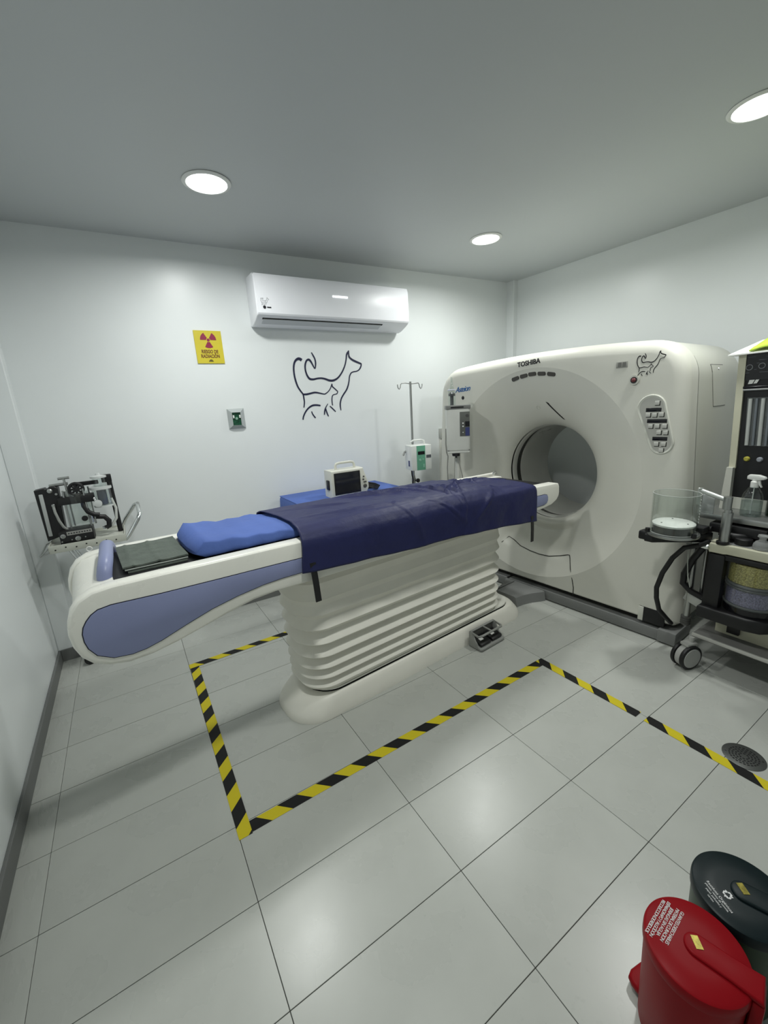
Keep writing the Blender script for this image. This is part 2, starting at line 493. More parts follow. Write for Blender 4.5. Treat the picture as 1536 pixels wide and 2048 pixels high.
for body, z, s in (('RIESGO DE', -0.031, 0.033), ('RADIACI\u00d3N', -0.062, 0.033)):
    b = B(); b.merge(text_bm(body, s, 0.0006, bold=0.0009, xs=0.70), frame3((0, -0.0087, z), (1, 0, 0), (0, 0, 1)))
    ob('lettering', b, mat('sign_ink', (0.13, 0.03, 0.008), 0.5), t, smooth=False)
b = B(); b.prism([(-0.017, -0.098), (0.017, -0.098), (0.012, -0.089), (0.005, -0.083), (-0.005, -0.083), (-0.012, -0.089)], 'y', -0.0092, -0.008)
ob('emblem', b, mat('sign_olive', (0.12, 0.09, 0.01), 0.5), t, smooth=False)

# wall sensor frame with green board
t = wall_thing('wall_control_box', 'small grey square wall box with exposed green circuit board', 'wall control', 1.261, 1.503)
b = B()
o4 = [(-0.062, -0.074), (0.062, -0.074), (0.061, 0.074), (-0.062, 0.072)]
i4 = [(-0.034, -0.048), (0.028, -0.050), (0.028, 0.045), (-0.034, 0.045)]
b.loft([[(p, 0, q) for p, q in o4], [(p, -0.006, q) for p, q in o4], [(p, -0.034, q) for p, q in i4], [(p, -0.022, q) for p, q in i4]])
ob('bevelled_frame', b, mat('grey_frame', (0.42, 0.45, 0.45), 0.35), t, smooth=False)
b = B(); b.box((-0.003, -0.018, -0.002), (0.064, 0.006, 0.097))
ob('circuit_board', b, mat('pcb_green', (0.008, 0.075, 0.035), 0.4, var=0.5, scale=90), t, smooth=False)
for dx in (-0.024, 0.022):
    b = B(); b.box((dx, -0.026, 0.014), (0.010, 0.012, 0.022), bev=0.001)
    ob('terminal_block', b, M_WHITEP, t)
b = B(); b.lathe([(0.0005, 0), (0.010, 0), (0.009, 0.005), (0.0005, 0.006)], c=(-0.002, -0.021, 0.0), rot=(PI / 2, 0, 0), seg=18)
ob('round_component', b, mat('pale_green', (0.25, 0.42, 0.32), 0.4), t)
b = B()
for k in range(9):
    b.box((random.uniform(-0.025, 0.02), -0.0225, random.uniform(-0.045, 0.04)), (0.008, 0.004, 0.004))
ob('small_components', b, mat('pcb_dark', (0.012, 0.05, 0.03), 0.4), t, smooth=False)['kind'] = 'stuff'

# air conditioner
t = wall_thing('air_conditioner', 'white split air conditioner with louvre mounted high on the back wall', 'air conditioner', 2.105, 2.30)
pr = [(0.0, 0.165), (-0.03, 0.185), (-0.16, 0.182), (-0.188, 0.168), (-0.20, 0.14), (-0.203, 0.0), (-0.200, -0.085), (-0.192, -0.098), (-0.15, -0.118), (-0.08, -0.143), (-0.035, -0.150), (0.0, -0.143)]
b = B(); b.prism(pr, 'x', -0.645, 0.655, bev=0.010)
ob('housing', b, M_AC, t, angle=28)
b = B(); b.prism([(-0.192, 0.172), (-0.2055, 0.14), (-0.2085, 0.0), (-0.2055, -0.083), (-0.197, -0.0945), (-0.192, -0.08)], 'x', -0.638, 0.648, bev=0.003)
ob('front_panel', b, M_AC, t, angle=28)
def acl(s, up=0.0):
    a = Vector((0, -0.192, -0.098)); c = Vector((0, -0.045, -0.150)); d = c - a
    return a + d * s + Vector((0, -0.33, -0.94)).normalized() * up
def louv(x0, x1, s0, s1, up, th):
    vs = []
    for x in (x0, x1):
        for s in (s0, s1):
            for u in (up, up + th):
                p = acl(s, u); vs.append((x, p.y, p.z))
    return vs, [(0, 1, 3, 2), (4, 6, 7, 5), (0, 4, 5, 1), (2, 3, 7, 6), (0, 2, 6, 4), (1, 5, 7, 3)]
b = B(); b.add(*louv(-0.600, 0.405, 0.16, 0.70, -0.004, 0.0085))
ob('louvre_gap', b, M_SEAM, t, smooth=False)
b = B(); b.add(*louv(-0.592, 0.395, 0.235, 0.625, 0.0, 0.008))
ob('louvre', b, mat('ac_louvre', (0.55, 0.57, 0.60), 0.3), t, smooth=False)
b = B(); b.box((0.01, -0.2095, 0.061), (0.128, 0.002, 0.011), bev=0.0009)
ob('display_bar', b, mat('lit_display', (0.9, 0.9, 0.9), 0.3, emit=(0.95, 0.97, 1.0), estr=2.2), t)
b = B(); b.lathe([(0.0005, 0), (0.0105, 0), (0.0105, 0.001), (0.0005, 0.001)], c=(-0.589, -0.2085, -0.047), rot=(PI / 2, 0, 0), seg=18)
b.box((-0.556, -0.2090, -0.047), (0.030, 0.001, 0.0075), bev=0.0003)
ob('brand_mark', b, M_INK, t)
for st in DOG:
    b = B(); b.ribbon([((a - 2.06) * 0.095, (z - 1.73) * 0.095, w * 0.2) for a, z, w in st], lambda a, z, h: (a - 0.582, -0.2085 - h, z - 0.010), 0.0006)
    ob('logo_stroke', b, M_INK, t)

# wall outlet with trunking
t = wall_thing('wall_outlet', 'wall outlet on top of white cable trunking left of the scanner', 'outlet', 3.246, 1.18)
b = B(); b.box((0, -0.016, 0.05), (0.078, 0.032, 0.10), bev=0.003)
ob('outlet_box', b, mat('outlet_grey', (0.45, 0.46, 0.43), 0.4), t)
for zz in (0.078, 0.032):
    b = B(); b.box((0.002, -0.034, zz), (0.042, 0.005, 0.024), bev=0.002)
    ob('socket', b, M_WHITEP, t)
    b = B(); b.box((-0.007, -0.037, zz), (0.004, 0.002, 0.012)); b.box((0.010, -0.037, zz), (0.004, 0.002, 0.012))
    ob('socket_slots', b, M_BLACK, t, smooth=False)
b = B(); b.box((0, -0.012, -0.585), (0.074, 0.024, 1.17), bev=0.002)
ob('cable_trunking', b, mat('trunking', (0.62, 0.62, 0.57), 0.4), t)
b = B(); b.box((0.02, -0.035, 0.082), (0.018, 0.03, 0.018), bev=0.002); b.tube([(0.025, -0.05, 0.08), (0.05, -0.06, 0.03), (0.05, -0.05, -0.2), (0.047, -0.04, -0.6), (0.05, -0.04, -1.0)], 0.004, 8)
ob('plug_and_cable', b, M_DGREY, t)

# ------------------------------------------------------------------ CT gantry
CT_O = Vector((3.0494, 1.55, 0)); CT_YAW = 0.0756
BZ, BR, DR, DD = 0.949, 0.371, 0.780, 0.301
t = G = thing('ct_gantry', 'large off-white scanner gantry with round bore and control pad', 'scanner', CT_O, CT_YAW)

def outline(inset, N=900):
    """closed outline (u, z), rounded trapezoid with an arched top"""
    zt0, zb = 1.835 - inset, 0.107 + inset * 0.35
    def hw(z): return 0.985 + (1.24 - z) * 0.062 - inset
    def top(u): return zt0 - 0.055 * u * u
    R = max(0.04, 0.215 - inset)
    pts = []
    wt = hw(1.75)
    cu = wt - R
    cz = top(wt - R * 0.5) - R
    n = 40
    for k in range(n + 1):
        u = -cu + 2 * cu * k / n; pts.append((u, top(u)))
    e0 = top(cu) - (cz + R)
    for k in range(1, 17):
        a = PI / 2 * (1 - k / 16); pts.append((cu + R * math.cos(a), cz + R * math.sin(a) + e0 * (1 - k / 16)))
    for k in range(1, 30):
        z = cz + (zb + 0.05 - cz) * k / 30; pts.append((hw(z) + (wt - hw(cz)) * (1 - k / 30), z))
    w0 = hw(zb + 0.05)
    for k in range(0, 9):
        a = -PI / 2 * k / 8; pts.append((w0 - 0.05 + 0.05 * math.cos(a), zb + 0.05 + 0.05 * math.sin(a)))
    right = pts[n // 2:]
    # mirror for the other half
    left = [(-u, z) for u, z in reversed(right)]
    for k in range(1, 40):
        pass
    m = 40
    bottom = [((w0 - 0.05) * (1 - 2 * k / m), zb) for k in range(1, m)]
    return right + bottom + left

NA = 224
ANG = [2 * PI * (k + 0.5) / NA for k in range(NA)]
def ray_hit(poly, a):
    du, dz = math.cos(a), math.sin(a)
    best = 0
    for (u0, z0), (u1, z1) in zip(poly, poly[1:] + poly[:1]):
        z0 -= BZ; z1 -= BZ
        eu, ez = u1 - u0, z1 - z0
        den = du * ez - dz * eu
        if abs(den) < 1e-12: continue
        s = (u0 * ez - z0 * eu) / den
        tt = (u0 * dz - z0 * du) / den
        if s > 0 and -1e-6 <= tt <= 1 + 1e-6: best = max(best, s)
    return best
def dish(r):
    if r >= DR: return 0.0
    q = (DR - r) / (DR - BR)
    q = min(1.0, q)
    return DD * (0.42 * q + 0.58 * (1 - math.sqrt(max(0, 1 - q * q * 0.97))))
def channel(u, z):
    """shallow trough for the patient table below the bore"""
    if z > BZ - 0.1: return 0.0
    d = math.hypot(u, z - BZ)
    def sm(x): x = max(0, min(1, x)); return x * x * (3 - 2 * x)
    side = 1 - sm((abs(u) - 0.20) / 0.13)
    vert = sm((d - BR - 0.01) / 0.10) * (1 - sm((BZ - 0.46 - z) / 0.16)) if z < BZ else 0
    vert *= sm((BZ - 0.2 - z) / 0.15)
    return 0.10 * side * vert
def front_n(u, z):
    r = math.hypot(u, z - BZ)
    return dish(r) + (channel(u, z) if r < DR else 0)

rings = []
def polar_ring(rs, ns):
    return [(ns[k], rs[k] * math.cos(ANG[k]), BZ + rs[k] * math.sin(ANG[k])) for k in range(NA)]
nr = 26
for i in range(nr + 1):
    q = i / nr
    r = BR + (DR - 0.006 - BR) * (q ** 1.5)
    rings.append([(front_n(r * math.cos(a), BZ + r * math.sin(a)), r * math.cos(a), BZ + r * math.sin(a)) for a in ANG])
rings.append([(0.0, DR * math.cos(a), BZ + DR * math.sin(a)) for a in ANG])
RR = 0.075
inn = outline(RR)
ri = [max(DR + 0.003, ray_hit(inn, a)) for a in ANG]
for q in (0.02, 0.5, 1.0):
    rs = [DR + (x - DR) * q for x in ri]
    rings.append(polar_ring(rs, [0.0] * NA))
for k in range(1, 8):
    a = PI / 2 * k / 7
    ol = outline(RR * (1 - math.sin(a)))
    rs = [max(ray_hit(ol, x), ri[j] + 0.0004 * k) for j, x in enumerate(ANG)]
    rings.append(polar_ring(rs, [RR * (1 - math.cos(a))] * NA))
out0 = [ray_hit(outline(0), a) for a in ANG]
rings.append(polar_ring(out0, [0.150] * NA))
b = B(); b.loft(rings)
ob('front_cover', b, M_SHELL, G, angle=16)
# rear body behind a dark seam
in1 = [ray_hit(outline(0.012), a) for a in ANG]
b = B(); b.loft([polar_ring(in1, [0.140] * NA), polar_ring(in1, [0.185] * NA)])
ob('cover_seam', b, M_SEAM, G)
out1 = [ray_hit(outline(0.004), a) for a in ANG]
rr = [polar_ring(out1, [0.168] * NA), polar_ring(out1, [0.88] * NA)]
for k in range(1, 6):
    a = PI / 2 * k / 5
    oo = [ray_hit(outline(0.004 + 0.07 * (1 - math.cos(a))), x) for x in ANG]
    rr.append(polar_ring(oo, [0.88 + 0.07 * math.sin(a)] * NA))
rr.append(polar_ring([0.62] * NA, [0.95] * NA))
rr.append(polar_ring([0.37] * NA, [0.81] * NA))
b = B(); b.loft(rr)
ob('rear_cover', b, M_SHELLD, G, angle=25)
# bore liner: lip, dark window band, tunnel
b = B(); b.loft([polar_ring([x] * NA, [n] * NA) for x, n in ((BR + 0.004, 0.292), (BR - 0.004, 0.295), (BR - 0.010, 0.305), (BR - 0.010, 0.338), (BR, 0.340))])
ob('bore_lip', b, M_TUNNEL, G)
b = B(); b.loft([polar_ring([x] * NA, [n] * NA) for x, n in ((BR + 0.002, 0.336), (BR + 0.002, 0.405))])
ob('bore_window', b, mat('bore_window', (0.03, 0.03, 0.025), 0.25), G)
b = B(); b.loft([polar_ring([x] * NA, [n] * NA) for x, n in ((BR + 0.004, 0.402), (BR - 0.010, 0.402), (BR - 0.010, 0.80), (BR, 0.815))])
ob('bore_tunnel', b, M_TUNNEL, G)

def GP(u, z, h=0.0):
    """point h proud of the gantry front"""
    return (front_n(u, z) - h, u, z)
# lettering
b = B(); b.merge(text_bm('TOSHIBA', 0.046, 0.0012, bold=0.0012, space=0.98), frame3((-0.0012, 0.037, 1.7665), (0, -1, 0.06), (0, 0.06, 1)))
ob('lettering', b, M_INK, G, smooth=False)
b = B(); b.merge(text_bm('Asteion', 0.062, 0.0012, bold=0.0006, shear=0.42, space=0.84), frame3((-0.0012, 0.672, 1.628), (0, -1, 0.05), (0, 0.05, 1)))
ob('script_lettering', b, mat('blue_print', (0.015, 0.11, 0.33), 0.5), G, smooth=False)
# five indicator windows on the upper rim
for (u, z, ang) in ((0.156, 1.671, 16), (0.084, 1.684, 9), (0.013, 1.691, 2), (-0.062, 1.687, -4), (-0.137, 1.677, -10)):
    b = B()
    ca, sa = math.cos(math.radians(ang)), math.sin(math.radians(ang))
    pl = []
    for k in range(20):
        a = 2 * PI * k / 20
        px = 0.029 * max(-1, min(1, 1.25 * math.cos(a))) if False else (0.019 if math.cos(a) > 0 else -0.019) + 0.0135 * math.cos(a)
        pz = 0.0155 * math.sin(a)
        pl.append((px, pz))
    q = [(u - (p * ca - w * sa) , z + (-p * sa * -1 + w * ca) * 1.0) for p, w in pl]
    nn = front_n(u, z)
    b.prism(q, 'x', nn - 0.004, nn + 0.02, bev=0.0015, seg=1)
    ob('indicator_window', b, mat('indicator_smoke', (0.05, 0.045, 0.04), 0.25), G)
# laser slit, small screw, hole
b = B()
lp = []
for k in range(13):
    q = k / 12
    u, z = -0.053 - 0.095 * q ** 1.1, 1.487 - 0.127 * q
    lp.append((u, z))
b.loft([[GP(u - 0.010, z - 0.004, 0.0015), GP(u, z, 0.004), GP(u + 0.010, z + 0.004, 0.0015), GP(u, z, -0.004)] for u, z in lp], caps=True)
ob('laser_slit', b, M_BLACK, G)
b = B(); b.tube([GP(0.033 + 0.013 * math.cos(k * PI / 8), 1.452 + 0.013 * math.sin(k * PI / 8), 0.001) for k in range(16)], 0.0022, 6, closed=True)
ob('cover_plug', b, M_SHELLD, G)
b = B(); b.lathe([(0.0005, 0.0), (0.011, 0.0), (0.015, 0.002), (0.015, 0.004), (0.0005, 0.004)], c=(-0.0035, 0.669, 1.558), rot=(0, PI / 2, 0), seg=20)
ob('microphone_hole', b, M_BLACK, G)
# rating plate
b = B(); b.box((-0.001, -0.607, 1.685), (0.003, 0.066, 0.036), bev=0.001)
pl8 = ob('rating_plate', b, mat('plate_grey', (0.33, 0.33, 0.30), 0.4), G)
for du, dz in ((0.012, 0), (-0.014, 0)):
    b = B(); b.box((-0.003, -0.607 + du, 1.685 + dz), (0.002, 0.02, 0.026))
    ob('plate_field', b, mat('plate_dark', (0.17, 0.17, 0.155), 0.4), pl8, smooth=False)
# emergency button
b = B(); b.lathe([(0.0005, 0.008), (0.028, 0.008), (0.028, 0.004), (0.024, 0.001), (0.0005, 0.001)], c=(0.0, -0.684, 1.591), rot=(0, -PI / 2, 0), seg=28)
eb = ob('button_bezel', b, M_SHELLD, G)
b = B(); b.lathe([(0.0005, 0.012), (0.018, 0.012), (0.018, 0.006)], c=(0.0, -0.684, 1.591), rot=(0, -PI / 2, 0), seg=24, cap=False)
ob('button_ring', b, M_BLACK, eb)
b = B(); b.lathe([(0.0005, 0.019), (0.008, 0.018), (0.012, 0.014), (0.0125, 0.010)], c=(0.0, -0.684, 1.591), rot=(0, -PI / 2, 0), seg=24, cap=False)
ob('red_button', b, mat('button_red', (0.16, 0.04, 0.045), 0.35), eb)
# dog drawing on the gantry
for st in DOG:
    b = B(); b.ribbon([(-0.762 - (a - 2.06) * 0.236, 1.673 + (z - 1.73) * 0.236, w * 0.62) for a, z, w in st], lambda a, z, h: (-0.0006 - h, a, z), 0.0008)
    ob('logo_stroke', b, M_INK, G)
# control pad
def capsule(c0, r0, c1, r1, n=18):
    d = math.atan2(c1[1] - c0[1], c1[0] - c0[0])
    pts = []
    for k in range(n + 1):
        a = d + PI / 2 + PI * k / n; pts.append((c0[0] + r0 * math.cos(a), c0[1] + r0 * math.sin(a)))
    for k in range(n + 1):
        a = d - PI / 2 + PI * k / n; pts.append((c1[0] + r1 * math.cos(a), c1[1] + r1 * math.sin(a)))
    return pts
A0, A1 = (-0.790, 1.428), (-0.858, 1.230)
o1 = capsule(A0, 0.077, A1, 0.065); o2 = capsule(A0, 0.072, A1, 0.060); o3 = capsule(A0, 0.062, A1, 0.051)
b = B(); b.loft([[(0.002, u, z) for u, z in o1], [(-0.003, u, z) for u, z in o1], [(-0.007, u, z) for u, z in o2], [(-0.0035, u, z) for u, z in o3], [(0.002, u, z) for u, z in o3]])
ob('control_pad_rim', b, M_SHELLD, G)
b = B(); b.prism(o3, 'x', -0.004, 0.001)
pad = ob('control_pad', b, mat('pad_grey', (0.47, 0.47, 0.43), 0.4), G)
BT = [(-0.825, 1.456), (-0.783, 1.390), (-0.817, 1.389), (-0.852, 1.392), (-0.802, 1.326), (-0.837, 1.327), (-0.874, 1.327), (-0.848, 1.291), (-0.882, 1.291), (-0.841, 1.225), (-0.878, 1.226), (-0.869, 1.190)]
bme = None
for (u, z) in BT:
    if bme is None:
        b = B(); b.box((0, 0, 0), (0.008, 0.0235, 0.0235), bev=0.002)
        o = ob('button', b, mat('button_ivory', (0.56, 0.56, 0.52), 0.4), pad); bme = o.data
    else:
        o = bpy.data.objects.new('button', bme); COL.objects.link(o); o.parent = pad
    o.location = (-0.0065, u + 0.006, z)
    bs = B(); bs.box((-0.0042, u + 0.0035, z - 0.0025), (0.0015, 0.026, 0.026), bev=0.0005)
    ob('button_drop_shadow', bs, M_SEAM, pad, smooth=False)  # offset dark plate models the shadow below and right of the button
for u, z, w in ((-0.803, 1.418, 0.082), (-0.826, 1.355, 0.105), (-0.850, 1.255, 0.078)):
    b = B(); b.box((-0.0045, u, z), (0.003, w * 0.98, 0.021), bev=0.001)
    ob('display', b, M_BLACKG, pad)
# service panel seam
sp = [(0.285, 0.351), (0.250, 0.399), (0.20, 0.382), (0.12, 0.353), (0.023, 0.336), (-0.065, 0.330), (-0.152, 0.336), (-0.235, 0.360), (-0.300, 0.386), (-0.318, 0.390), (-0.328, 0.372), (-0.352, 0.300), (-0.378, 0.226), (-0.390, 0.17), (-0.390, 0.112)]
b = B(); b.tube([GP(u, z, 0.0008) for u, z in sp], 0.0032, 6)
ob('panel_seam', b, M_SEAM, G)
# side hatch on the right flank
_fo = [(u, z) for u, z in outline(0.004) if u < -0.5 and z > 0.3]
_fo.sort(key=lambda p: p[1])
def flank(z): return lerp_tab([(q, u) for u, q in _fo], z)
for nm, m, d, e in (('hatch_gap', M_SEAM, 0.0010, 0.0), ('side_hatch', M_SHELLD, 0.0022, 0.0028)):
    b = B()
    rows = []
    for k in range(13):
        z = 1.410 + e + (0.245 - 2 * e) * k / 12
        sh = (1.655 - z) * 0.22
        rows.append([(0.365 + sh + e, flank(z) - d, z), (0.575 + sh - e, flank(z) - d, z), (0.575 + sh - e, flank(z) + 0.004, z), (0.365 + sh + e, flank(z) + 0.004, z)])
    b.loft(rows, caps=True)
    ob(nm, b, m, G)
b = B(); b.lathe([(0.0005, 0), (0.007, 0), (0.006, 0.004), (0.0005, 0.005)], c=(0.48, flank(1.63) - 0.002, 1.630), rot=(PI / 2, 0, 0), seg=14)
ob('hatch_lock', b, M_CHROME, G)
# base rail, corner block, foot, notch
b = B(); b.box((0.42, -0.40, 0.043), (0.86, 1.13, 0.070), bev=0.004)
b.box((0.42, 0.62, 0.043), (0.86, 0.86, 0.070), bev=0.004)
ob('base_rail', b, M_RAILG, G)
b = B(); b.box((0.10, -1.005, 0.050), (0.245, 0.10, 0.082), bev=0.006)
ob('corner_block', b, M_RAILG, G)
b = B(); b.lathe([(0.022, 0), (0.022, 0.012), (0.010, 0.014), (0.010, 0.02)], c=(0.02, -1.02, 0.0), seg=16)
ob('levelling_foot', b, M_BLACK, G)
b = B(); b.box((0.44, -0.02, 0.092), (0.78, 1.90, 0.034))
ob('underside', b, M_SEAM, G, smooth=False)
b = B(); b.box((0.028, -0.905, 0.150), (0.062, 0.150, 0.098), bev=0.003)
ob('notch_shade', b, M_BLACK, G)  # proud black box put in for the dark, shaded recess of the cover notch
b = B(); b.box((-0.002, -0.845, 0.150), (0.010, 0.030, 0.094), bev=0.002)
ob('notch_side', b, M_SHELLD, G)  # added pale strip for the lighter inner side of the notch

# ------------------------------------------------------------------ CT patient table
T = thing('patient_table', 'white scanner patient table with lavender side panel and ribbed bellows column', 'scanner table', CT_O, CT_YAW)
BEAM = [(-2.841, .872), (-2.837, .905), (-2.823, .946), (-2.797, .978), (-2.757, .998), (-2.70, 1.004), (-2.55, 1.003), (-2.0, .993), (-1.2, .977), (-.43, .961), (-.10, .948), (-.064, .940), (-.053, .922), (-.049, .880), (-.055, .850), (-.08, .823), (-.137, .800), (-.25, .789), (-.395, .786), (-.9, .790), (-1.5, .795), (-2.01, .799), (-2.149, .803), (-2.244, .797), (-2.349, .776), (-2.447, .752), (-2.54, .730), (-2.621, .716), (-2.695, .714), (-2.752, .728), (-2.796, .752), (-2.822, .785), (-2.836, .825)]
PANEL = [(-2.806, .868), (-2.800, .890), (-2.788, .909), (-2.772, .926), (-2.751, .938), (-2.712, .943), (-2.561, .935), (-2.389, .930), (-2.0, .921), (-1.2, .909), (-.45, .897), (-.235, .892), (-.205, .884), (-.193, .866), (-.193, .842), (-.205, .825), (-.235, .816), (-.369, .815), (-1.2, .832), (-2.02, .853), (-2.12, .854), (-2.2, .850), (-2.307, .836), (-2.406, .816), (-2.501, .787), (-2.591, .757), (-2.640, .746), (-2.684, .743), (-2.738, .752), (-2.781, .779), (-2.800, .812), (-2.806, .84)]
for s in (-1, 1):
    b = B(); b.prism(BEAM, 'y', s * 0.278, s * 0.205, bev=0.014)
    sb = ob('side_beam', b, M_TABLE, T, angle=30)
    b = B(); b.prism([(p, z) for p, z in PANEL], 'y', s * 0.2765, s * 0.2795, bev=0.0)
    # dark shadow gap around the panel
    ob('panel_gap', b, mat('navy_gap', (0.012, 0.014, 0.03), 0.6), sb)
    cx, cz = -1.6, 0.87
    ins = []
    n = len(PANEL)
    for i, (p, z) in enumerate(PANEL):
        a, c = PANEL[i - 1], PANEL[(i + 1) % n]
        d = Vector((c[0] - a[0], c[1] - a[1])).normalized()
        ins.append((p + d.y * 0.003 * 1, z - d.x * 0.003 * 1))
    b = B(); b.prism(ins, 'y', s * 0.277, s * 0.2825, bev=0.0015, seg=2)
    ob('side_panel', b, M_LAV, sb, angle=30)
HOOD = [(-2.828, .87), (-2.822, .91), (-2.806, .955), (-2.775, .984), (-2.735, .994), (-2.690, .996), (-2.684, .985), (-2.680, .960), (-2.2, .95), (-.12, .905), (-.12, .82), (-.4, .80), (-2.1, .812), (-2.25, .805), (-2.45, .76), (-2.6, .73), (-2.7, .728), (-2.77, .75), (-2.81, .80)]
b = B(); b.prism(HOOD, 'y', -0.206, 0.206)
ob('end_hood', b, M_TABLE, T, angle=30)
# sliding cradle (dark) on top
b = B()
cr = []
for p in (-2.688, -2.66, -0.16, -0.135):
    zr = 0.9525 - 0.0195 * (p + 2.7) + 0.0
    w = 0.198 if p not in (-2.688, -0.135) else 0.185
    cr.append([(p, -w, zr + 0.040), (p, -w, zr - 0.01), (p, w, zr - 0.01), (p, w, zr + 0.040), (p, w - 0.02, zr + 0.042), (p, -w + 0.02, zr + 0.042)])
b.loft(cr, caps=True)
ob('cradle', b, M_BLACK, T, smooth=False)
# lavender grab handle
hp = [(-2.716, -0.150, 0.945), (-2.714, -0.150, 0.975), (-2.711, -0.146, 1.005), (-2.705, -0.13, 1.027), (-2.699, -0.10, 1.038), (-2.694, -0.05, 1.042), (-2.688, 0.05, 1.042), (-2.683, 0.14, 1.040), (-2.677, 0.18, 1.030), (-2.672, 0.200, 1.010), (-2.670, 0.206, 0.985), (-2.668, 0.208, 0.955)]
b = B(); b.tube(hp, 0.024, 16)
ob('grab_handle', b, M_LAV, T)
# far rail clamp bits near the gantry
b = B(); b.cyl((-0.62, 0.245, 0.975), (-0.12, 0.245, 0.966), 0.011, seg=12)
ob('accessory_rail', b, M_TABLE, T)
b = B(); b.tube([(-0.16 + 0.022 * math.cos(k * PI / 7), 0.20, 0.972 + 0.022 * math.sin(k * PI / 7)) for k in range(8)], 0.004, 8)
ob('rail_loop', b, M_CHROME, T)

def rrect(n0, n1, hw, r, z, m=10):
    pts = []
    for (cx, cy, a0) in ((n1 - r, hw - r, 0), (n0 + r, hw - r, PI / 2), (n0 + r, -hw + r, PI), (n1 - r, -hw + r, 3 * PI / 2)):
        for k in range(m + 1):
            a = a0 + PI / 2 * k / m; pts.append((cx + r * math.cos(a), cy + r * math.sin(a), z))
    return pts
# base skirt
b = B()
b.loft([rrect(-2.092, -0.275, 0.206, 0.17, 0.0), rrect(-2.092, -0.275, 0.206, 0.17, 0.012), rrect(-2.080, -0.285, 0.201, 0.17, 0.04), rrect(-2.035, -0.325, 0.189, 0.16, 0.085), rrect(-2.005, -0.350, 0.181, 0.15, 0.103), rrect(-1.975, -0.375, 0.173, 0.14, 0.110), rrect(-1.96, -0.39, 0.166, 0.14, 0.112), rrect(-1.958, -0.392, 0.164, 0.14, 0.09)], caps=True)
ob('base_skirt', b, M_BELL, T, angle=25)
b = B(); b.loft([rrect(-1.955, -0.40, 0.160, 0.13, 0.088), rrect(-1.955, -0.40, 0.160, 0.13, 0.128)], caps=True)
ob('base_gap', b, M_BLACK, T)
b = B(); b.loft([rrect(-1.960, -0.395, 0.166, 0.135, 0.122), rrect(-1.960, -0.395, 0.166, 0.135, 0.131)], caps=True)
ob('base_trim', b, M_TABLE, T)
# ribbed bellows: ridge heights measured bottom to top
RIDGE = [0.165, 0.218, 0.276, 0.342, 0.415, 0.495, 0.573, 0.651]
rg = []
def bell(inset, z):
    fl = 0.018 * max(0, min(1, (z - 0.15) / 0.45))
    return rrect(-2.000 - fl + inset, -0.505 + inset * -1 + 0.0, 0.186 + fl * 0.5 - inset, 0.14, z, 12)
rg.append(bell(0.030, 0.128)); rg.append(bell(0.014, 0.140))
for i, z in enumerate(RIDGE):
    dep = (0.034, 0.036, 0.037, 0.036, 0.032, 0.022, 0.012, 0.007)[i]
    zn = RIDGE[i + 1] if i + 1 < len(RIDGE) else 0.735
    h = zn - z
    rg += [bell(0.003, z - 0.005), bell(0.0, z), bell(0.002, z + 0.005), bell(dep * 0.93, z + h * 0.52), bell(dep, z + h * 0.57), bell(dep * 0.95, z + h * 0.62)]
rg += [bell(0.003, 0.728), bell(0.0, 0.738), bell(0.008, 0.75), bell(0.02, 0.775), bell(0.02, 0.80)]
b = B(); b.loft(rg, caps=True)
ob('bellows', b, M_BELL, T, angle=50)
# floor duct to the gantry
duct = thing('floor_cable_duct', 'grey floor duct between table base and scanner', 'cable duct', CT_O, CT_YAW)
b = B()
b.loft([[(p, -w, 0.0), (p, -w + 0.012, 0.072), (p, -w + 0.03, 0.078), (p, w, 0.078), (p, w, 0.0)] for p, w in ((-0.268, 0.105), (-0.20, 0.112), (-0.12, 0.135), (-0.05, 0.172), (-0.02, 0.185))], caps=True)
ob('duct_cover', b, M_RAILG, duct)
b = B(); b.box((-0.15, 0.09, 0.0785), (0.22, 0.006, 0.002))
ob('duct_seam', b, M_SEAM, duct, smooth=False)

# foot pedal
t = thing('foot_pedal', 'grey double foot switch with black pedals beside the table base', 'foot switch', CT_O + Matrix.Rotation(CT_YAW, 3, 'Z') @ Vector((-0.805, -0.248, 0)), CT_YAW)
b = B()
b.prism([(-0.115, -0.065), (-0.105, -0.075), (0.105, -0.075), (0.115, -0.065), (0.115, 0.03), (-0.115, 0.03)], 'z', 0.004, 0.022, bev=0.004)
ob('pedal_base', b, mat('pedal_grey', (0.27, 0.275, 0.26), 0.4), t)
for sx in (-0.11, 0.11):
    b = B(); b.prism([(-0.060, 0.015), (0.03, 0.015), (0.03, 0.105), (0.005, 0.105), (-0.02, 0.06)], 'x', sx - 0.006, sx + 0.006, bev=0.003, seg=2)
    ob('side_cheek', b, MATS['pedal_grey'], t)
b = B(); b.tube([(-0.11, -0.045, 0.095), (-0.09, -0.06, 0.102), (0.09, -0.06, 0.102), (0.11, -0.045, 0.095), (0.11, 0.02, 0.105), (-0.11, 0.02, 0.105)], 0.0075, 10, closed=True)
b.cyl((0.0, -0.06, 0.102), (0.0, 0.02, 0.105), 0.006, seg=10)
ob('guard_hoop', b, MATS['pedal_grey'], t)
for sx in (-0.053, 0.053):
    b = B(); b.box((sx, -0.02, 0.042), (0.094, 0.085, 0.022), rot=(0.22, 0, 0), bev=0.006)
    pd = ob('pedal', b, M_BLACK, t)
    b = B(); b.box((sx - 0.008, -0.022, 0.0545), (0.03, 0.022, 0.002), rot=(0.22, 0, 0))
    ob('pedal_sticker', b, mat('sticker_white', (0.6, 0.6, 0.57), 0.5), pd, smooth=False)
b = B(); b.box((0, 0.022, 0.06), (0.20, 0.01, 0.075), bev=0.003)
ob('pedal_back', b, M_DGREY, t)

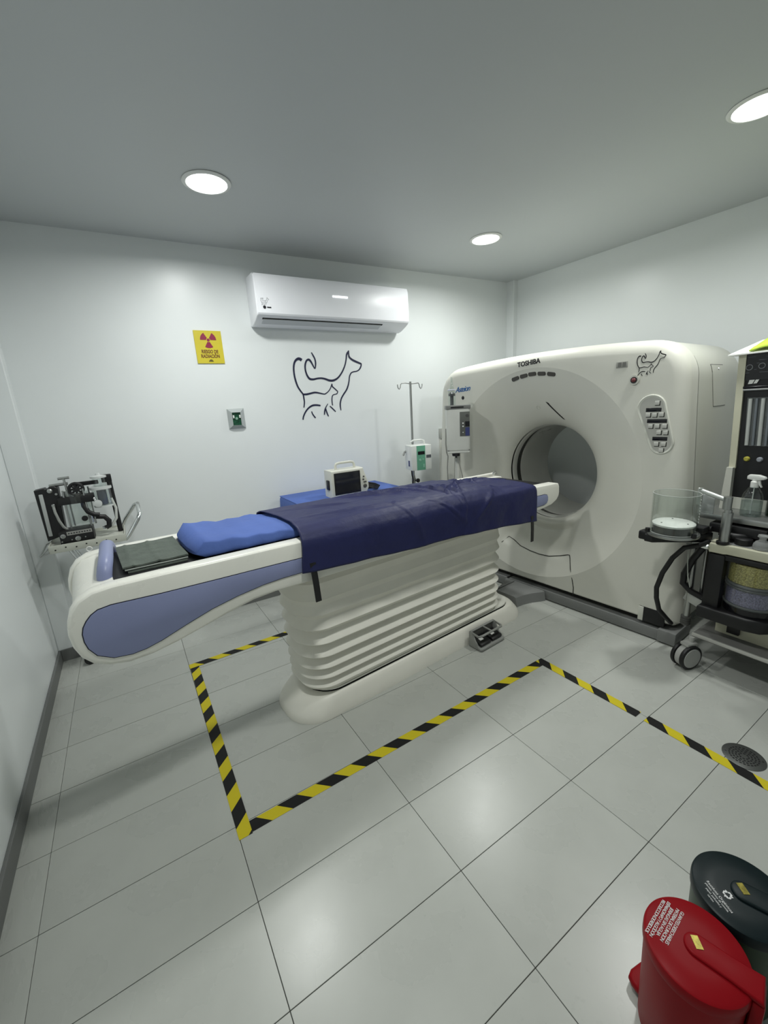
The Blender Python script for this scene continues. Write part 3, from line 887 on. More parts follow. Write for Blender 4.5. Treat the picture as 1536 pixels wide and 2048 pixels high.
# ------------------------------------------------------------------ soft things on the table (table frame)
def soft_thing(name, b, m, label, cat):
    o = ob(name, b, m, None, angle=60)
    o.location = CT_O; o.rotation_euler = (0, 0, CT_YAW)
    return tag(o, label, cat)
def rail_z(p): return 1.006 - 0.0195 * (p + 2.7)
# mattress in blue sheet
b = B()
NP, NU = 60, 40
rings = []
for i in range(NP + 1):
    q = i / NP
    p = -2.408 + 1.69 * q
    e = min(q, 1 - q) * 1.72
    lip = math.sqrt(max(0.0, 1 - max(0, 1 - e / 0.035) ** 2)) if e < 0.035 else 1.0
    ring = []
    zc = rail_z(p) - 0.0105 + 0.0265
    hz = 0.008 + 0.0185 * lip
    hw = 0.178 + 0.017 * lip
    for k in range(NU):
        a = 2 * PI * k / NU
        ca, sa = math.cos(a), math.sin(a)
        ex = 0.34
        u = hw * math.copysign(abs(ca) ** ex, ca)
        z = hz * math.copysign(abs(sa) ** ex, sa)
        wr = 0.0022 * math.sin(p * 23 + u * 14) * math.sin(p * 7 - u * 30) + 0.0018 * math.sin(p * 60 + 3 * u)
        z += (wr * 1.6 if sa > 0 else 0)
        if sa > 0: z += 0.026 * lip * math.exp(-(p + 2.408) / 0.20) * min(1, sa * 3)
        if sa > 0 and abs(u) < hw * 0.9: z += 0.003 * (1 - (u / hw) ** 2)
        u += wr * 1.5
        ring.append((p - (0.020 * (1 - abs(ca)) if q == 0 else 0), u, max(z + zc, rail_z(p) - 0.0095)))
    rings.append(ring)
b.loft(rings, caps=True)
soft_thing('table_mattress', b, M_BLUE, 'thin mattress wrapped in blue sheet on the scanner table', 'mattress')
# folded green drapes at the foot
dl = [('top sheet of folded dark green drape at the table foot', 0.0285, 0.0, 0.0), ('thin pale lining sheet under the dark green drape', 0.020, 0.004, 0.006), ('lowest sheet of folded green drape on the black cradle', 0.0125, 0.012, 0.014)]
for i, (lab, dz, du, dp) in enumerate(dl):
    b = B()
    rows_t, rows_b = [], []
    n1, n2 = 26, 22
    def sp_(p, u):
        w = 0.0024 * math.sin(p * 31 + u * 9 + i * 2) + 0.0018 * math.sin(u * 44 + i) * math.cos(p * 20)
        cr = 0.004 * math.exp(-((p + 2.535) / 0.007) ** 2) + 0.003 * math.exp(-((p + 2.62) / 0.006) ** 2)
        lift = 0.006 * max(0, (p + 2.45) / 0.07) if u > 0.05 and i == 0 else 0
        return (p, u, rail_z(p) - 0.0112 + dz - 0.0072 + (abs(w) + cr if i == 0 else w * 0.12) + lift + 0.002)
    th = 0.0035 if i == 1 else 0.006
    P0, P1 = -2.654 + dp, -2.433 - dp * 0.5
    top = [[sp_(P0 + (P1 - P0) * a / n1, -0.152 - du * 0.8 + (0.322 - du) * c / n2) for c in range(n2 + 1)] for a in range(n1 + 1)]
    bot = [[(x, y, z - th) for x, y, z in r] for r in top]
    vs = [v for r in top for v in r] + [v for r in bot for v in r]
    W_ = n2 + 1; OFF = (n1 + 1) * W_
    fs = []
    for a in range(n1):
        for c in range(n2):
            k = a * W_ + c
            fs.append((k, k + 1, k + W_ + 1, k + W_)); fs.append((OFF + k, OFF + k + W_, OFF + k + W_ + 1, OFF + k + 1))
    for a in range(n1):
        for c in (0, n2):
            k = a * W_ + c; fs.append((k, k + W_, OFF + k + W_, OFF + k))
    for c in range(n2):
        for a in (0, n1):
            k = a * W_ + c; fs.append((k, k + 1, OFF + k + 1, OFF + k))
    b.add(vs, fs)
    o = soft_thing('folded_drape', b, mat('pale_lining', (0.42, 0.46, 0.42), 0.7) if i == 1 else M_GREEN, lab, 'drape')
    o['group'] = 'folded drapes at the table foot'

# lead apron
ZT = [(-2.06, 1.047), (-1.9, 1.046), (-1.2, 1.032), (-0.84, 1.023), (-0.74, 1.010), (-0.62, 0.985), (-0.35, 0.976)]
ZL = [(-2.06, 0.860), (-1.9, 0.845), (-1.47, 0.815), (-1.11, 0.800), (-0.7, 0.768), (-0.35, 0.733)]
b = B()
NPp, NT = 150, 84
FOLDS = [(-1.45, 0.25, 0.5, 0.16, 0.014, 0.014), (-1.33, 0.30, 0.75, 0.18, 0.013, 0.013), (-1.20, 0.36, 1.1, 0.15, 0.014, 0.014), (-1.08, 0.48, 1.45, 0.20, 0.016, 0.018), (-1.00, 0.58, 1.75, 0.18, 0.014, 0.015), (-0.93, 0.52, 2.2, 0.16, 0.014, 0.014), (-0.85, 0.42, 2.55, 0.20, 0.013, 0.013), (-0.72, 0.22, 1.9, 0.10, 0.012, 0.013), (-0.65, 0.20, 2.0, 0.10, 0.011, 0.012), (-0.57, 0.22, 2.1, 0.12, 0.012, 0.012), (-0.50, 0.30, 0.4, 0.16, 0.013, 0.010), (-1.62, 0.60, 0.1, 0.25, 0.018, 0.008), (-1.75, 0.35, 0.3, 0.2, 0.02, 0.006), (-1.15, 0.75, 0.7, 0.14, 0.02, 0.010), (-0.8, 0.72, 2.4, 0.16, 0.018, 0.010), (-0.6, 0.6, 0.2, 0.2, 0.02, 0.008), (-1.4, 0.78, 1.2, 0.12, 0.02, 0.007)]
rows = []
for i in range(NPp + 1):
    q = i / NPp
    p0 = -2.035 + 1.680 * q
    zt, zl = lerp_tab(ZT, p0), lerp_tab(ZL, p0)
    path = [(0.228, rail_z(p0) + 0.006), (0.214, rail_z(p0) + 0.010), (0.208, rail_z(p0) + 0.016), (0.203, zt - 0.014), (0.165, zt + 0.001), (0.0, zt + 0.005), (-0.14, zt + 0.004), (-0.190, zt + 0.001), (-0.228, max(zt - 0.006, rail_z(p0) + 0.014)), (-0.262, max(zt - 0.026, rail_z(p0) + 0.010)), (-0.283, rail_z(p0) + 0.001), (-0.2905, rail_z(p0) - 0.020), (-0.293, rail_z(p0) - 0.06), (-0.294, zl + 0.03), (-0.296, zl)]
    L = [0]
    for a, c in zip(path, path[1:]): L.append(L[-1] + math.hypot(c[0] - a[0], c[1] - a[1]))
    row = []
    for k in range(NT + 1):
        s = L[-1] * k / NT
        for m in range(len(L) - 1):
            if s <= L[m + 1] + 1e-9: break
        f = (s - L[m]) / (L[m + 1] - L[m])
        u = path[m][0] + (path[m + 1][0] - path[m][0]) * f
        z = path[m][1] + (path[m + 1][1] - path[m][1]) * f
        v = k / NT
        # left edge shape: the far corner reaches further, middle dips
        p = p0 - (1 - q) ** 6 * 0.03 * math.sin(v * PI) * -1.0 - (1 - q) ** 8 * (0.025 if v > 0.85 else 0) * 0
        w = 0.0030 * math.sin(p * 9 + v * 7) * math.sin(v * 9 - p * 4)
        def fold(pc, vc, ang, ln, wd, amp):
            dp, dv = (p - pc), (v - vc) * 0.75
            a1 = dp * math.cos(ang) + dv * math.sin(ang); a2 = -dp * math.sin(ang) + dv * math.cos(ang)
            return 1.75 * amp * math.exp(-(a1 / ln) ** 2) * (math.exp(-(a2 / (wd * 0.75)) ** 2) - 0.25 * math.exp(-((a2 - wd) / wd) ** 2))
        for fo in FOLDS: w += fold(*fo)
        w += 0.0016 * math.sin(p * 37 + v * 17) * (0.4 + 0.6 * q)
        if v > 0.62:
            hang = (v - 0.62) / 0.38
            u -= 0.004 * hang * math.sin(p * 13 + 1.0) + 0.003 * hang * math.sin(p * 31) - 0.0
            u -= 0.002
            row.append((p, u - abs(w) * 0.8, z))
        else:
            row.append((p, u, z + abs(w) + 0.001))
    rows.append(row)
b.loft(rows, closed=False)
ap = soft_thing('lead_apron', b, M_NAVY, 'dark navy lead apron draped over the scanner table', 'apron')
if sum(p.normal.z for p in ap.data.polygons) < 0: ap.data.flip_normals()
sm = ap.modifiers.new('thickness', 'SOLIDIFY'); sm.thickness = 0.004; sm.offset = 1.0
for p, z0, z1, nm in ((-1.985, 0.895, 0.708, 'strap'), (-0.405, 0.78, 0.600, 'strap')):
    b = B()
    pts = [(z0, -0.306), ((z0 + z1) / 2, -0.3065), (z1, -0.303)]
    b.loft([[(p - 0.014 + 0.006 * j, u, z), (p + 0.014 + 0.006 * j, u, z), (p + 0.014 + 0.006 * j, u + 0.004, z), (p - 0.014 + 0.006 * j, u + 0.004, z)] for j, (z, u) in enumerate(pts)], caps=True)
    ob(nm, b, M_BLACK, ap, smooth=False)['label'] = 'black hanging strap'

# ------------------------------------------------------------------ hazard tape on the floor
def tape_mat():
    m = bpy.data.materials.new('hazard_tape'); m.use_nodes = True
    nt = m.node_tree; p = nt.nodes['Principled BSDF']; p.inputs['Roughness'].default_value = 0.55; p.inputs['Specular IOR Level'].default_value = 0.2
    tc = nt.nodes.new('ShaderNodeTexCoord'); sx = nt.nodes.new('ShaderNodeSeparateXYZ')
    nt.links.new(tc.outputs['Object'], sx.inputs[0])
    ad = nt.nodes.new('ShaderNodeMath'); ad.operation = 'ADD'
    nt.links.new(sx.outputs[0], ad.inputs[0]); nt.links.new(sx.outputs[1], ad.inputs[1])
    dv = nt.nodes.new('ShaderNodeMath'); dv.operation = 'DIVIDE'; dv.inputs[1].default_value = 0.168
    nt.links.new(ad.outputs[0], dv.inputs[0])
    fr = nt.nodes.new('ShaderNodeMath'); fr.operation = 'FRACT'; nt.links.new(dv.outputs[0], fr.inputs[0])
    gt = nt.nodes.new('ShaderNodeMath'); gt.operation = 'GREATER_THAN'; gt.inputs[1].default_value = 0.5
    nt.links.new(fr.outputs[0], gt.inputs[0])
    mx = nt.nodes.new('ShaderNodeMix'); mx.data_type = 'RGBA'
    mx.inputs[6].default_value = (0.012, 0.012, 0.012, 1); mx.inputs[7].default_value = (0.60, 0.50, 0.02, 1)
    nt.links.new(gt.outputs[0], mx.inputs[0]); nt.links.new(mx.outputs[2], p.inputs['Base Color'])
    return m
M_TAPE = tape_mat()
def tape(p0, p1, w, label, off=0.0, flip=1):
    d = Vector((p1[0] - p0[0], p1[1] - p0[1], 0)); L = d.length
    b = B(); b.box((L / 2, 0, 0.0007), (L, w, 0.0012))
    if flip < 0:
        pass
    o = ob('hazard_tape', b, M_TAPE, None, smooth=False)
    o.location = (p0[0], p0[1], off); o.rotation_euler = (0, 0, math.atan2(d.y, d.x))
    return tag(o, label, 'floor tape', 'black and yellow floor tape strips')
TW = 0.050
tape((0.615, 0.868), (2.36, 0.882), TW, 'long black and yellow tape strip in front of the patient table')
tape((0.628, 2.172), (0.622, 0.838), TW, 'black and yellow tape strip nearest the left wall', 0.0004)
tape((1.75, 2.172), (0.60, 2.150), TW, 'black and yellow tape strip behind the table column', 0.0008)
tape((2.372, 0.905), (2.384, 0.335), TW, 'tape strip running from the taped corner to the torn gap', 0.0008)
tape((2.388, 0.300), (2.390, -0.33), TW, 'tape strip beside the round floor drain', 0.0004)

# drain
t = thing('floor_drain', 'round grey perforated drain cover set in the floor tiles', 'drain', (2.484, -0.044, 0))
b = B(); b.lathe([(0.0005, 0.0030), (0.070, 0.0030), (0.074, 0.001), (0.074, 0.0002), (0.0005, 0.0002)], cap=False, seg=40)
ob('drain_plate', b, mat('drain_steel', (0.10, 0.105, 0.10), 0.45, metal=0.6), t)
b = B()
for r in (0.016, 0.027, 0.038, 0.049):
    m = int(r * 500)
    for k in range(m):
        a0 = 2 * PI * k / m; a1 = a0 + 2 * PI / m * 0.62
        pts = [((r - 0.0028) * math.cos(a0), (r - 0.0028) * math.sin(a0)), ((r + 0.0028) * math.cos(a0), (r + 0.0028) * math.sin(a0)), ((r + 0.0028) * math.cos(a1), (r + 0.0028) * math.sin(a1)), ((r - 0.0028) * math.cos(a1), (r - 0.0028) * math.sin(a1))]
        b.prism(pts, 'z', 0.0028, 0.0036)
s_ = ob('drain_slots', b, M_BLACK, t, smooth=False); s_['kind'] = 'stuff'
for k in (0, 1):
    b = B(); b.lathe([(0.004, 0.0036), (0.004, 0.003)], c=(0.061 * math.cos(k * PI + 2.0), 0.061 * math.sin(k * PI + 2.0), 0), seg=10)
    ob('screw', b, M_CHROME, t)

# ------------------------------------------------------------------ exam table against the back wall
t = thing('side_table', 'side table covered with blue sheet against the back wall', 'table', (1.95, 2.52, 0))
b = B(); b.box((0, 0, 0.845), (0.90, 0.48, 0.05), bev=0.018, seg=3)
ob('padded_top', b, M_BLUE, t)
rows = []
for zz, e in ((0.868, 0.0), (0.85, 0.007), (0.80, 0.009), (0.72, 0.012), (0.66, 0.016)):
    row = []
    base = rrect(-0.450 - e, 0.450 + e, 0.245 + e, 0.03, zz, 6)
    for k, (x, y, z) in enumerate(base):
        w = 0.006 * math.sin(k * 1.9) * (0.868 - zz) / 0.2
        row.append((x + w, y + w, z))
    rows.append(row)
b = B(); b.loft(rows)
b.box((0, 0, 0.8685), (0.905, 0.49, 0.006), bev=0.0028)
sh = ob('blue_sheet', b, M_BLUE, t)
for sx in (-0.4, 0.4):
    for sy in (-0.2, 0.2):
        b = B(); b.cyl((sx, sy, 0.0), (sx, sy, 0.83), 0.016, seg=14)
        ob('leg', b, M_STEEL, t)
b = B()
for sy in (-0.2, 0.2): b.cyl((-0.4, sy, 0.2), (0.4, sy, 0.2), 0.010, seg=10)
ob('stretcher', b, M_STEEL, t)

# patient monitor on the side table
t = thing('patient_monitor', 'white portable patient monitor with dark screen on the blue side table', 'monitor', (1.918, 2.385, 0.8725), -0.02)
M_MON = mat('monitor_shell', (0.64, 0.64, 0.57), 0.4)
b = B()
fr_ = [(-0.150, 0.0), (0.148, 0.0), (0.172, 0.045), (0.170, 0.080), (0.128, 0.205), (-0.146, 0.205)]
b.prism(fr_, 'y', -0.065, 0.075, bev=0.012, seg=3)
ob('monitor_case', b, M_MON, t, angle=30)
b = B(); b.box((-0.014, -0.0655, 0.103), (0.222, 0.004, 0.168), bev=0.003)
ob('screen_bezel', b, M_BLACK, t)
b = B(); b.box((-0.014, -0.0675, 0.106), (0.200, 0.003, 0.146), bev=0.001)
ob('screen', b, mat('screen_glass', (0.012, 0.013, 0.018), 0.15), t)
for (bx, bz, r) in ((0.126, 0.135, 0.006), (0.122, 0.112, 0.007), (0.128, 0.092, 0.006), (0.142, 0.092, 0.006), (0.134, 0.060, 0.0155)):
    b = B(); b.lathe([(r, 0), (r, 0.006), (r * 0.8, 0.009)], c=(bx, -0.064, bz), rot=(PI / 2, 0, 0), seg=18)
    ob('control_knob', b, M_DGREY, t)
b = B(); b.tube([(-0.075, 0.0, 0.200), (-0.078, 0.0, 0.235), (-0.068, 0.0, 0.250), (-0.04, 0.0, 0.254), (0.05, 0.0, 0.254), (0.075, 0.0, 0.248), (0.083, 0.0, 0.232), (0.083, 0.0, 0.200)], 0.010, 12)
ob('carry_handle', b, M_MON, t)
b = B(); b.box((-0.151, -0.005, 0.095), (0.014, 0.05, 0.075), bev=0.006)
ob('side_connector', b, M_BLACK, t)
b = B()
for k in range(5):
    b.tube([(0.165 + 0.012 * k * 0.3, -0.02, 0.05 + 0.006 * k), (0.21 + 0.01 * k, -0.06 + 0.01 * k, 0.03 + 0.006 * k), (0.265 + 0.012 * k, -0.03 + 0.012 * k, 0.012 + 0.003 * k), (0.255 + 0.01 * k, 0.03, 0.010 + 0.004 * k), (0.20, 0.045, 0.012 + 0.006 * k)], 0.0055, 8)
ob('sensor_cables', b, M_BLACK, t)

# ------------------------------------------------------------------ IV pole with pump
t = thing('iv_pole', 'chrome drip stand with two hooks behind the scanner table', 'drip stand', (2.585, 2.40, 0))
b = B(); b.cyl((0, 0, 0.06), (0, 0, 0.93), 0.0135, seg=16)
ob('lower_tube', b, M_STEEL, t)
b = B(); b.cyl((0, 0, 0.9), (0.004, 0, 1.712), 0.0095, seg=16)
ob('upper_tube', b, M_STEEL, t)
b = B(); b.lathe([(0.017, 0.0), (0.019, 0.01), (0.019, 0.035), (0.016, 0.042)], c=(0, 0, 0.87), seg=18)
cl = ob('clamp_collar', b, M_STEEL, t)
b = B(); b.lathe([(0.006, 0.0), (0.006, 0.02), (0.017, 0.022), (0.018, 0.036), (0.014, 0.042)], c=(0.005, -0.012, 0.89), rot=(PI / 2, 0, 0.35), seg=18)
ob('black_knob', b, M_BLACK, cl)
for s in (-1, 1):
    b = B(); b.tube([(0, 0, 1.695), (s * 0.045, 0, 1.699 + 0.003 * s * -1), (s * 0.085, 0, 1.700), (s * 0.093, 0.0, 1.690), (s * 0.098, 0, 1.668), (s * 0.108, 0, 1.655), (s * 0.118, 0, 1.66), (s * 0.124, 0, 1.678), (s * 0.124, 0, 1.692)], 0.0042, 8)
    ob('bag_hook', b, M_STEEL, t)
for k in range(5):
    a = 2 * PI * k / 5 + 0.3
    b = B(); b.tube([(0.01 * math.cos(a), 0.01 * math.sin(a), 0.085), (0.20 * math.cos(a), 0.20 * math.sin(a), 0.068)], 0.012, 10)
    lg = ob('leg', b, M_STEEL, t)
    b = B(); b.lathe([(0.028, -0.010), (0.030, 0), (0.028, 0.010)], c=(0.20 * math.cos(a), 0.20 * math.sin(a), 0.030), rot=(PI / 2, 0, a), seg=16)
    b.cyl((0.20 * math.cos(a), 0.20 * math.sin(a), 0.03), (0.20 * math.cos(a), 0.20 * math.sin(a), 0.066), 0.006, seg=8)
    ob('caster', b, M_BLACK, lg)

t = thing('infusion_pump', 'white infusion pump with green front clamped to the drip stand', 'infusion pump', (2.560, 2.295, 1.000), -0.22)
b = B(); b.box((0, -0.012, 0.110), (0.195, 0.145, 0.215), bev=0.006)
ob('pump_case', b, mat('pump_white', (0.70, 0.72, 0.69), 0.35), t)
b = B(); b.box((-0.006, -0.0855, 0.108), (0.083, 0.003, 0.212), bev=0.001)
ob('green_front', b, mat('pump_green', (0.13, 0.36, 0.24), 0.4), t)
b = B(); b.box((-0.004, -0.088, 0.152), (0.064, 0.003, 0.028))
ob('display', b, M_BLACKG, t, smooth=False)
b = B(); b.box((0.068, -0.086, 0.118), (0.046, 0.003, 0.026))
ob('drop_sensor', b, mat('slate', (0.09, 0.10, 0.11), 0.4), t, smooth=False)
b = B(); b.lathe([(0.0005, 0), (0.012, 0), (0.011, 0.003), (0.0005, 0.004)], c=(-0.016, -0.087, 0.090), rot=(PI / 2, 0, 0), seg=18)
b.box((0.012, -0.088, 0.095), (0.014, 0.003, 0.012)); b.box((0.018, -0.088, 0.04), (0.014, 0.003, 0.03))
ob('keys', b, mat('key_green', (0.22, 0.45, 0.33), 0.4), t)
b = B(); b.box((-0.0985, -0.03, 0.12), (0.002, 0.05, 0.16)); 
ob('side_label', b, M_WHITEP, t, smooth=False)
b = B(); b.box((-0.0998, -0.03, 0.062), (0.0015, 0.032, 0.05))
ob('side_sticker', b, mat('sticker_blue', (0.03, 0.04, 0.14), 0.5), t, smooth=False)
b = B(); b.tube([(-0.07, -0.02, 0.215), (-0.075, -0.02, 0.245), (-0.05, -0.02, 0.258), (0.03, -0.02, 0.258), (0.055, -0.02, 0.25), (0.06, -0.02, 0.215)], 0.008, 10)
ob('carry_handle', b, MATS['pump_white'], t)
b = B(); b.box((0.0, 0.075, 0.12), (0.06, 0.03, 0.06), bev=0.006); b.tube([(-0.08, 0.05, 0.17), (-0.115, 0.04, 0.155), (-0.128, 0.035, 0.13)], 0.009, 10)
ob('pole_clamp', b, mat('clamp_grey', (0.35, 0.36, 0.35), 0.4), t)
b = B(); b.tube([(-0.070, -0.01, 0.005), (-0.068, -0.01, -0.04), (-0.062, -0.015, -0.09), (-0.075, -0.02, -0.15), (-0.095, -0.03, -0.20), (-0.10, -0.03, -0.30), (-0.09, 0.0, -0.6), (-0.05, 0.03, -0.965)], 0.0065, 10)
ob('power_cable', b, M_BLACK, t)
t.scale = (0.92, 0.92, 0.94)

# ------------------------------------------------------------------ contrast injector on its stand
t = thing('contrast_injector', 'white contrast injector head with empty syringe beside the scanner', 'injector', (2.828, 2.10, 0), -0.62)
M_INJ = mat('injector_white', (0.60, 0.61, 0.57), 0.4)
b = B(); b.box((0, 0, 1.315), (0.185, 0.16, 0.36), bev=0.022, seg=3)
ob('injector_case', b, M_INJ, t)
b = B(); b.box((0, 0, 1.487), (0.192, 0.166, 0.034), bev=0.006)
ob('grey_cap', b, mat('cap_grey', (0.19, 0.195, 0.185), 0.45), t)
b = B(); b.box((-0.01, -0.082, 1.487), (0.10, 0.008, 0.010))
ob('cap_slot', b, M_BLACK, t, smooth=False)
cp_ = B(); cp_.box((0.049, -0.081, 1.355), (0.078, 0.004, 0.190), bev=0.001)
kp = ob('keypad', cp_, mat('keypad_grey', (0.10, 0.105, 0.095), 0.45), t)
b = B(); b.box((0.068, -0.0835, 1.355), (0.034, 0.002, 0.040))
ob('display', b, M_BLACKG, kp, smooth=False)
b = B(); b.box((0.069, -0.0835, 1.295), (0.032, 0.002, 0.066))
ob('blue_keys', b, mat('keys_blue', (0.04, 0.05, 0.16), 0.4), kp, smooth=False)
for z, r in ((1.362, 0.006), (1.338, 0.006), (1.29, 0.004)):
    b = B(); b.lathe([(0.0005, 0.0), (r, 0.0), (r, 0.003), (0.0005, 0.003)], c=(0.034, -0.083, z), rot=(PI / 2, 0, 0), seg=12)
    ob('key', b, M_WHITEP, kp)
b = B(); b.lathe([(0.0005, 0), (0.013, 0), (0.011, 0.003), (0.0005, 0.003)], c=(0.068, -0.083, 1.42), rot=(PI / 2, 0, 0), seg=18)
ob('rotary_dial', b, M_DGREY, kp)
b = B(); b.box((0.0, 0.0, 1.147), (0.178, 0.152, 0.004)); ob('bottom_seam', b, M_DGREY, t, smooth=False)
b = B(); b.box((0, 0, 1.135), (0.18, 0.15, 0.022), bev=0.008)
ob('bottom_cap', b, M_INJ, t)
b = B(); b.lathe([(0.008, 0.0), (0.008, 0.014), (0.030, 0.016), (0.032, 0.034), (0.026, 0.04)], c=(-0.02, -0.045, 1.085), rot=(0, 0, 0), seg=22)
ob('manual_knob', b, M_BLACK, t)
b = B(); b.cyl((-0.02, -0.045, 1.10), (-0.02, -0.045, 1.13), 0.008, seg=10); ob('knob_shaft', b, M_DGREY, t)
# syringe
b = B(); b.lathe([(0.030, 1.505), (0.030, 1.615), (0.026, 1.622), (0.012, 1.655), (0.008, 1.70), (0.007, 1.72), (0.0055, 1.72), (0.006, 1.70), (0.010, 1.655), (0.024, 1.62), (0.028, 1.612), (0.028, 1.505)], c=(-0.044, -0.02, 0), seg=28, cap=False)
sy = ob('syringe_barrel', b, M_GLASS, t)
b = B(); b.lathe([(0.0005, 1.575), (0.0275, 1.575), (0.0275, 1.592), (0.015, 1.603), (0.0005, 1.607)], c=(-0.044, -0.02, 0), seg=24, cap=False)
b.cyl((-0.044, -0.02, 1.50), (-0.044, -0.02, 1.577), 0.014, seg=16)
ob('plunger', b, mat('plunger_grey', (0.08, 0.08, 0.085), 0.5), t)
b = B(); b.lathe([(0.036, 1.618), (0.036, 1.624), (0.027, 1.626), (0.027, 1.617)], c=(-0.044, -0.02, 0), seg=26, cap=False)
ob('syringe_collar', b, mat('frosted', (0.62, 0.62, 0.72), 0.3), t)
b = B(); b.cyl((0, 0.02, 0.03), (0, 0.02, 1.13), 0.022, seg=18)
ob('column', b, M_INJ, t)
b = B(); b.lathe([(0.115, 0.0), (0.115, 0.026), (0.10, 0.034), (0.03, 0.040)], c=(0, 0.02, 0), seg=32)
ob('stand_base', b, M_INJ, t)
b = B()
b.tube([(-0.095, 0.0, 1.32), (-0.10, -0.02, 1.2), (-0.095, -0.03, 1.13), (-0.085, -0.03, 1.10), (-0.09, -0.02, 1.0), (-0.085, 0.0, 0.85), (-0.05, 0.04, 0.5)], 0.005, 8)
b.tube([(-0.01, -0.045, 1.086), (0.01, -0.05, 1.02), (0.03, -0.05, 0.93), (0.035, -0.03, 0.8), (0.02, 0.03, 0.4)], 0.004, 8)
b.tube([(-0.03, -0.045, 1.086), (-0.035, -0.05, 1.0), (-0.035, -0.04, 0.8), (-0.02, 0.03, 0.4)], 0.003, 8)
ob('hanging_cables', b, mat('cable_grey', (0.28, 0.28, 0.26), 0.5), t)

# ------------------------------------------------------------------ ventilator trolley in the left corner
t = thing('instrument_trolley', 'white shelf trolley with chrome legs in the back left corner', 'trolley', (0.2175, 2.60, -0.036), 0.0)
M_TROL = mat('trolley_enamel', (0.50, 0.51, 0.45), 0.4, var=0.08)
b = B()
b.box((0.0, 0.0, 0.877), (0.38, 0.30, 0.010), bev=0.002)
b.box((0.0, -0.148, 0.872), (0.38, 0.006, 0.046), bev=0.002)
b.box((0.0, 0.148, 0.872), (0.38, 0.006, 0.046), bev=0.002)
b.box((-0.188, 0, 0.872), (0.006, 0.30, 0.046), bev=0.002)
b.box((0.188, 0, 0.872), (0.006, 0.30, 0.046), bev=0.002)
ob('shelf', b, M_TROL, t)
b = B()
for k in range(7):
    b.lathe([(0.0045, 0), (0.0045, 0.001)], c=(-0.16 + 0.05 * k, -0.1512, 0.868 + 0.008 * (k % 2)), rot=(PI / 2, 0, 0), seg=8)
ob('shelf_holes', b, M_SEAM, t)
for (x0, x1, y) in ((-0.12, 0.15, -0.02), (0.12, -0.15, 0.01), (-0.12, 0.15, 0.12), (0.12, -0.15, 0.09)):
    b = B(); b.cyl((x0, y, 0.855), (x1, y, 0.125), 0.0095, seg=12)
    ob('leg', b, M_CHROME, t)
b = B()
for y in (0.0, 0.11): b.cyl((-0.165, y, 0.125), (0.165, y, 0.125), 0.010, seg=10)
for x in (-0.15, 0.15): b.cyl((x, -0.02, 0.125), (x, 0.13, 0.125), 0.010, seg=10)
ob('lower_frame', b, M_CHROME, t)
for x in (-0.15, 0.15):
    for y in (0.0, 0.13):
        b = B(); b.lathe([(0.030, -0.011), (0.036, -0.006), (0.036, 0.006), (0.030, 0.011)], c=(x, y, 0.072), rot=(PI / 2, 0, 0.3), seg=20)
        b.box((x, y, 0.108), (0.02, 0.026, 0.03), bev=0.003)
        ob('caster', b, M_BLACK, t)
b = B(); b.tube([(0.185, -0.13, 0.850), (0.21, -0.13, 0.875), (0.275, -0.12, 0.965), (0.290, -0.10, 0.995), (0.290, 0.06, 1.035), (0.272, 0.10, 1.022), (0.205, 0.12, 0.935), (0.175, 0.13, 0.880)], 0.012, 12)
ob('push_handle', b, M_CHROME, t)
b = B(); b.tube([(-0.19, -0.15, 0.86), (-0.235, -0.15, 0.845), (-0.235, 0.12, 0.85), (-0.19, 0.14, 0.865)], 0.0045, 8)
b.tube([(-0.235, -0.15, 0.845), (-0.19, -0.17, 0.885)], 0.0035, 8)
ob('side_hook', b, M_STEEL, t)

V = thing('anesthesia_ventilator', 'portable black anesthesia ventilator with clear canister on the corner trolley', 'ventilator', (0.2185, 2.612, 0.8465), 0.0)
V.scale = (1.07, 1.0, 1.07)
b = B(); b.box((-0.045, -0.085, 0.038), (0.155, 0.12, 0.074), bev=0.004)
ob('valve_block', b, M_BLACK, V)
b = B(); b.box((-0.030, -0.1455, 0.062), (0.115, 0.003, 0.020))
nm_ = ob('name_strip', b, mat('strip_grey', (0.32, 0.32, 0.30), 0.4), V, smooth=False)
b = B()
for k in range(9):
    b.box((-0.078 + 0.012 * k, -0.1473, 0.062), (0.007, 0.001, 0.006))
ob('strip_print', b, M_INK, nm_, smooth=False)['kind'] = 'stuff'
for x, z, r in ((-0.105, 0.052, 0.012), (-0.042, 0.028, 0.013)):
    b = B(); b.lathe([(r, 0), (r, 0.008), (r * 0.55, 0.010), (r * 0.55, 0.004), (0.0005, 0.004)], c=(x, -0.144, z), rot=(PI / 2, 0, 0), seg=20)
    ob('gas_port', b, M_STEEL, V)
b = B()
for x, z in ((-0.115, 0.022), (-0.115, 0.009), (-0.070, 0.026), (-0.008, 0.030)):
    b.lathe([(0.0035, 0), (0.0035, 0.003)], c=(x, -0.145, z), rot=(PI / 2, 0, 0), seg=8)
ob('screws', b, M_STEEL, V)
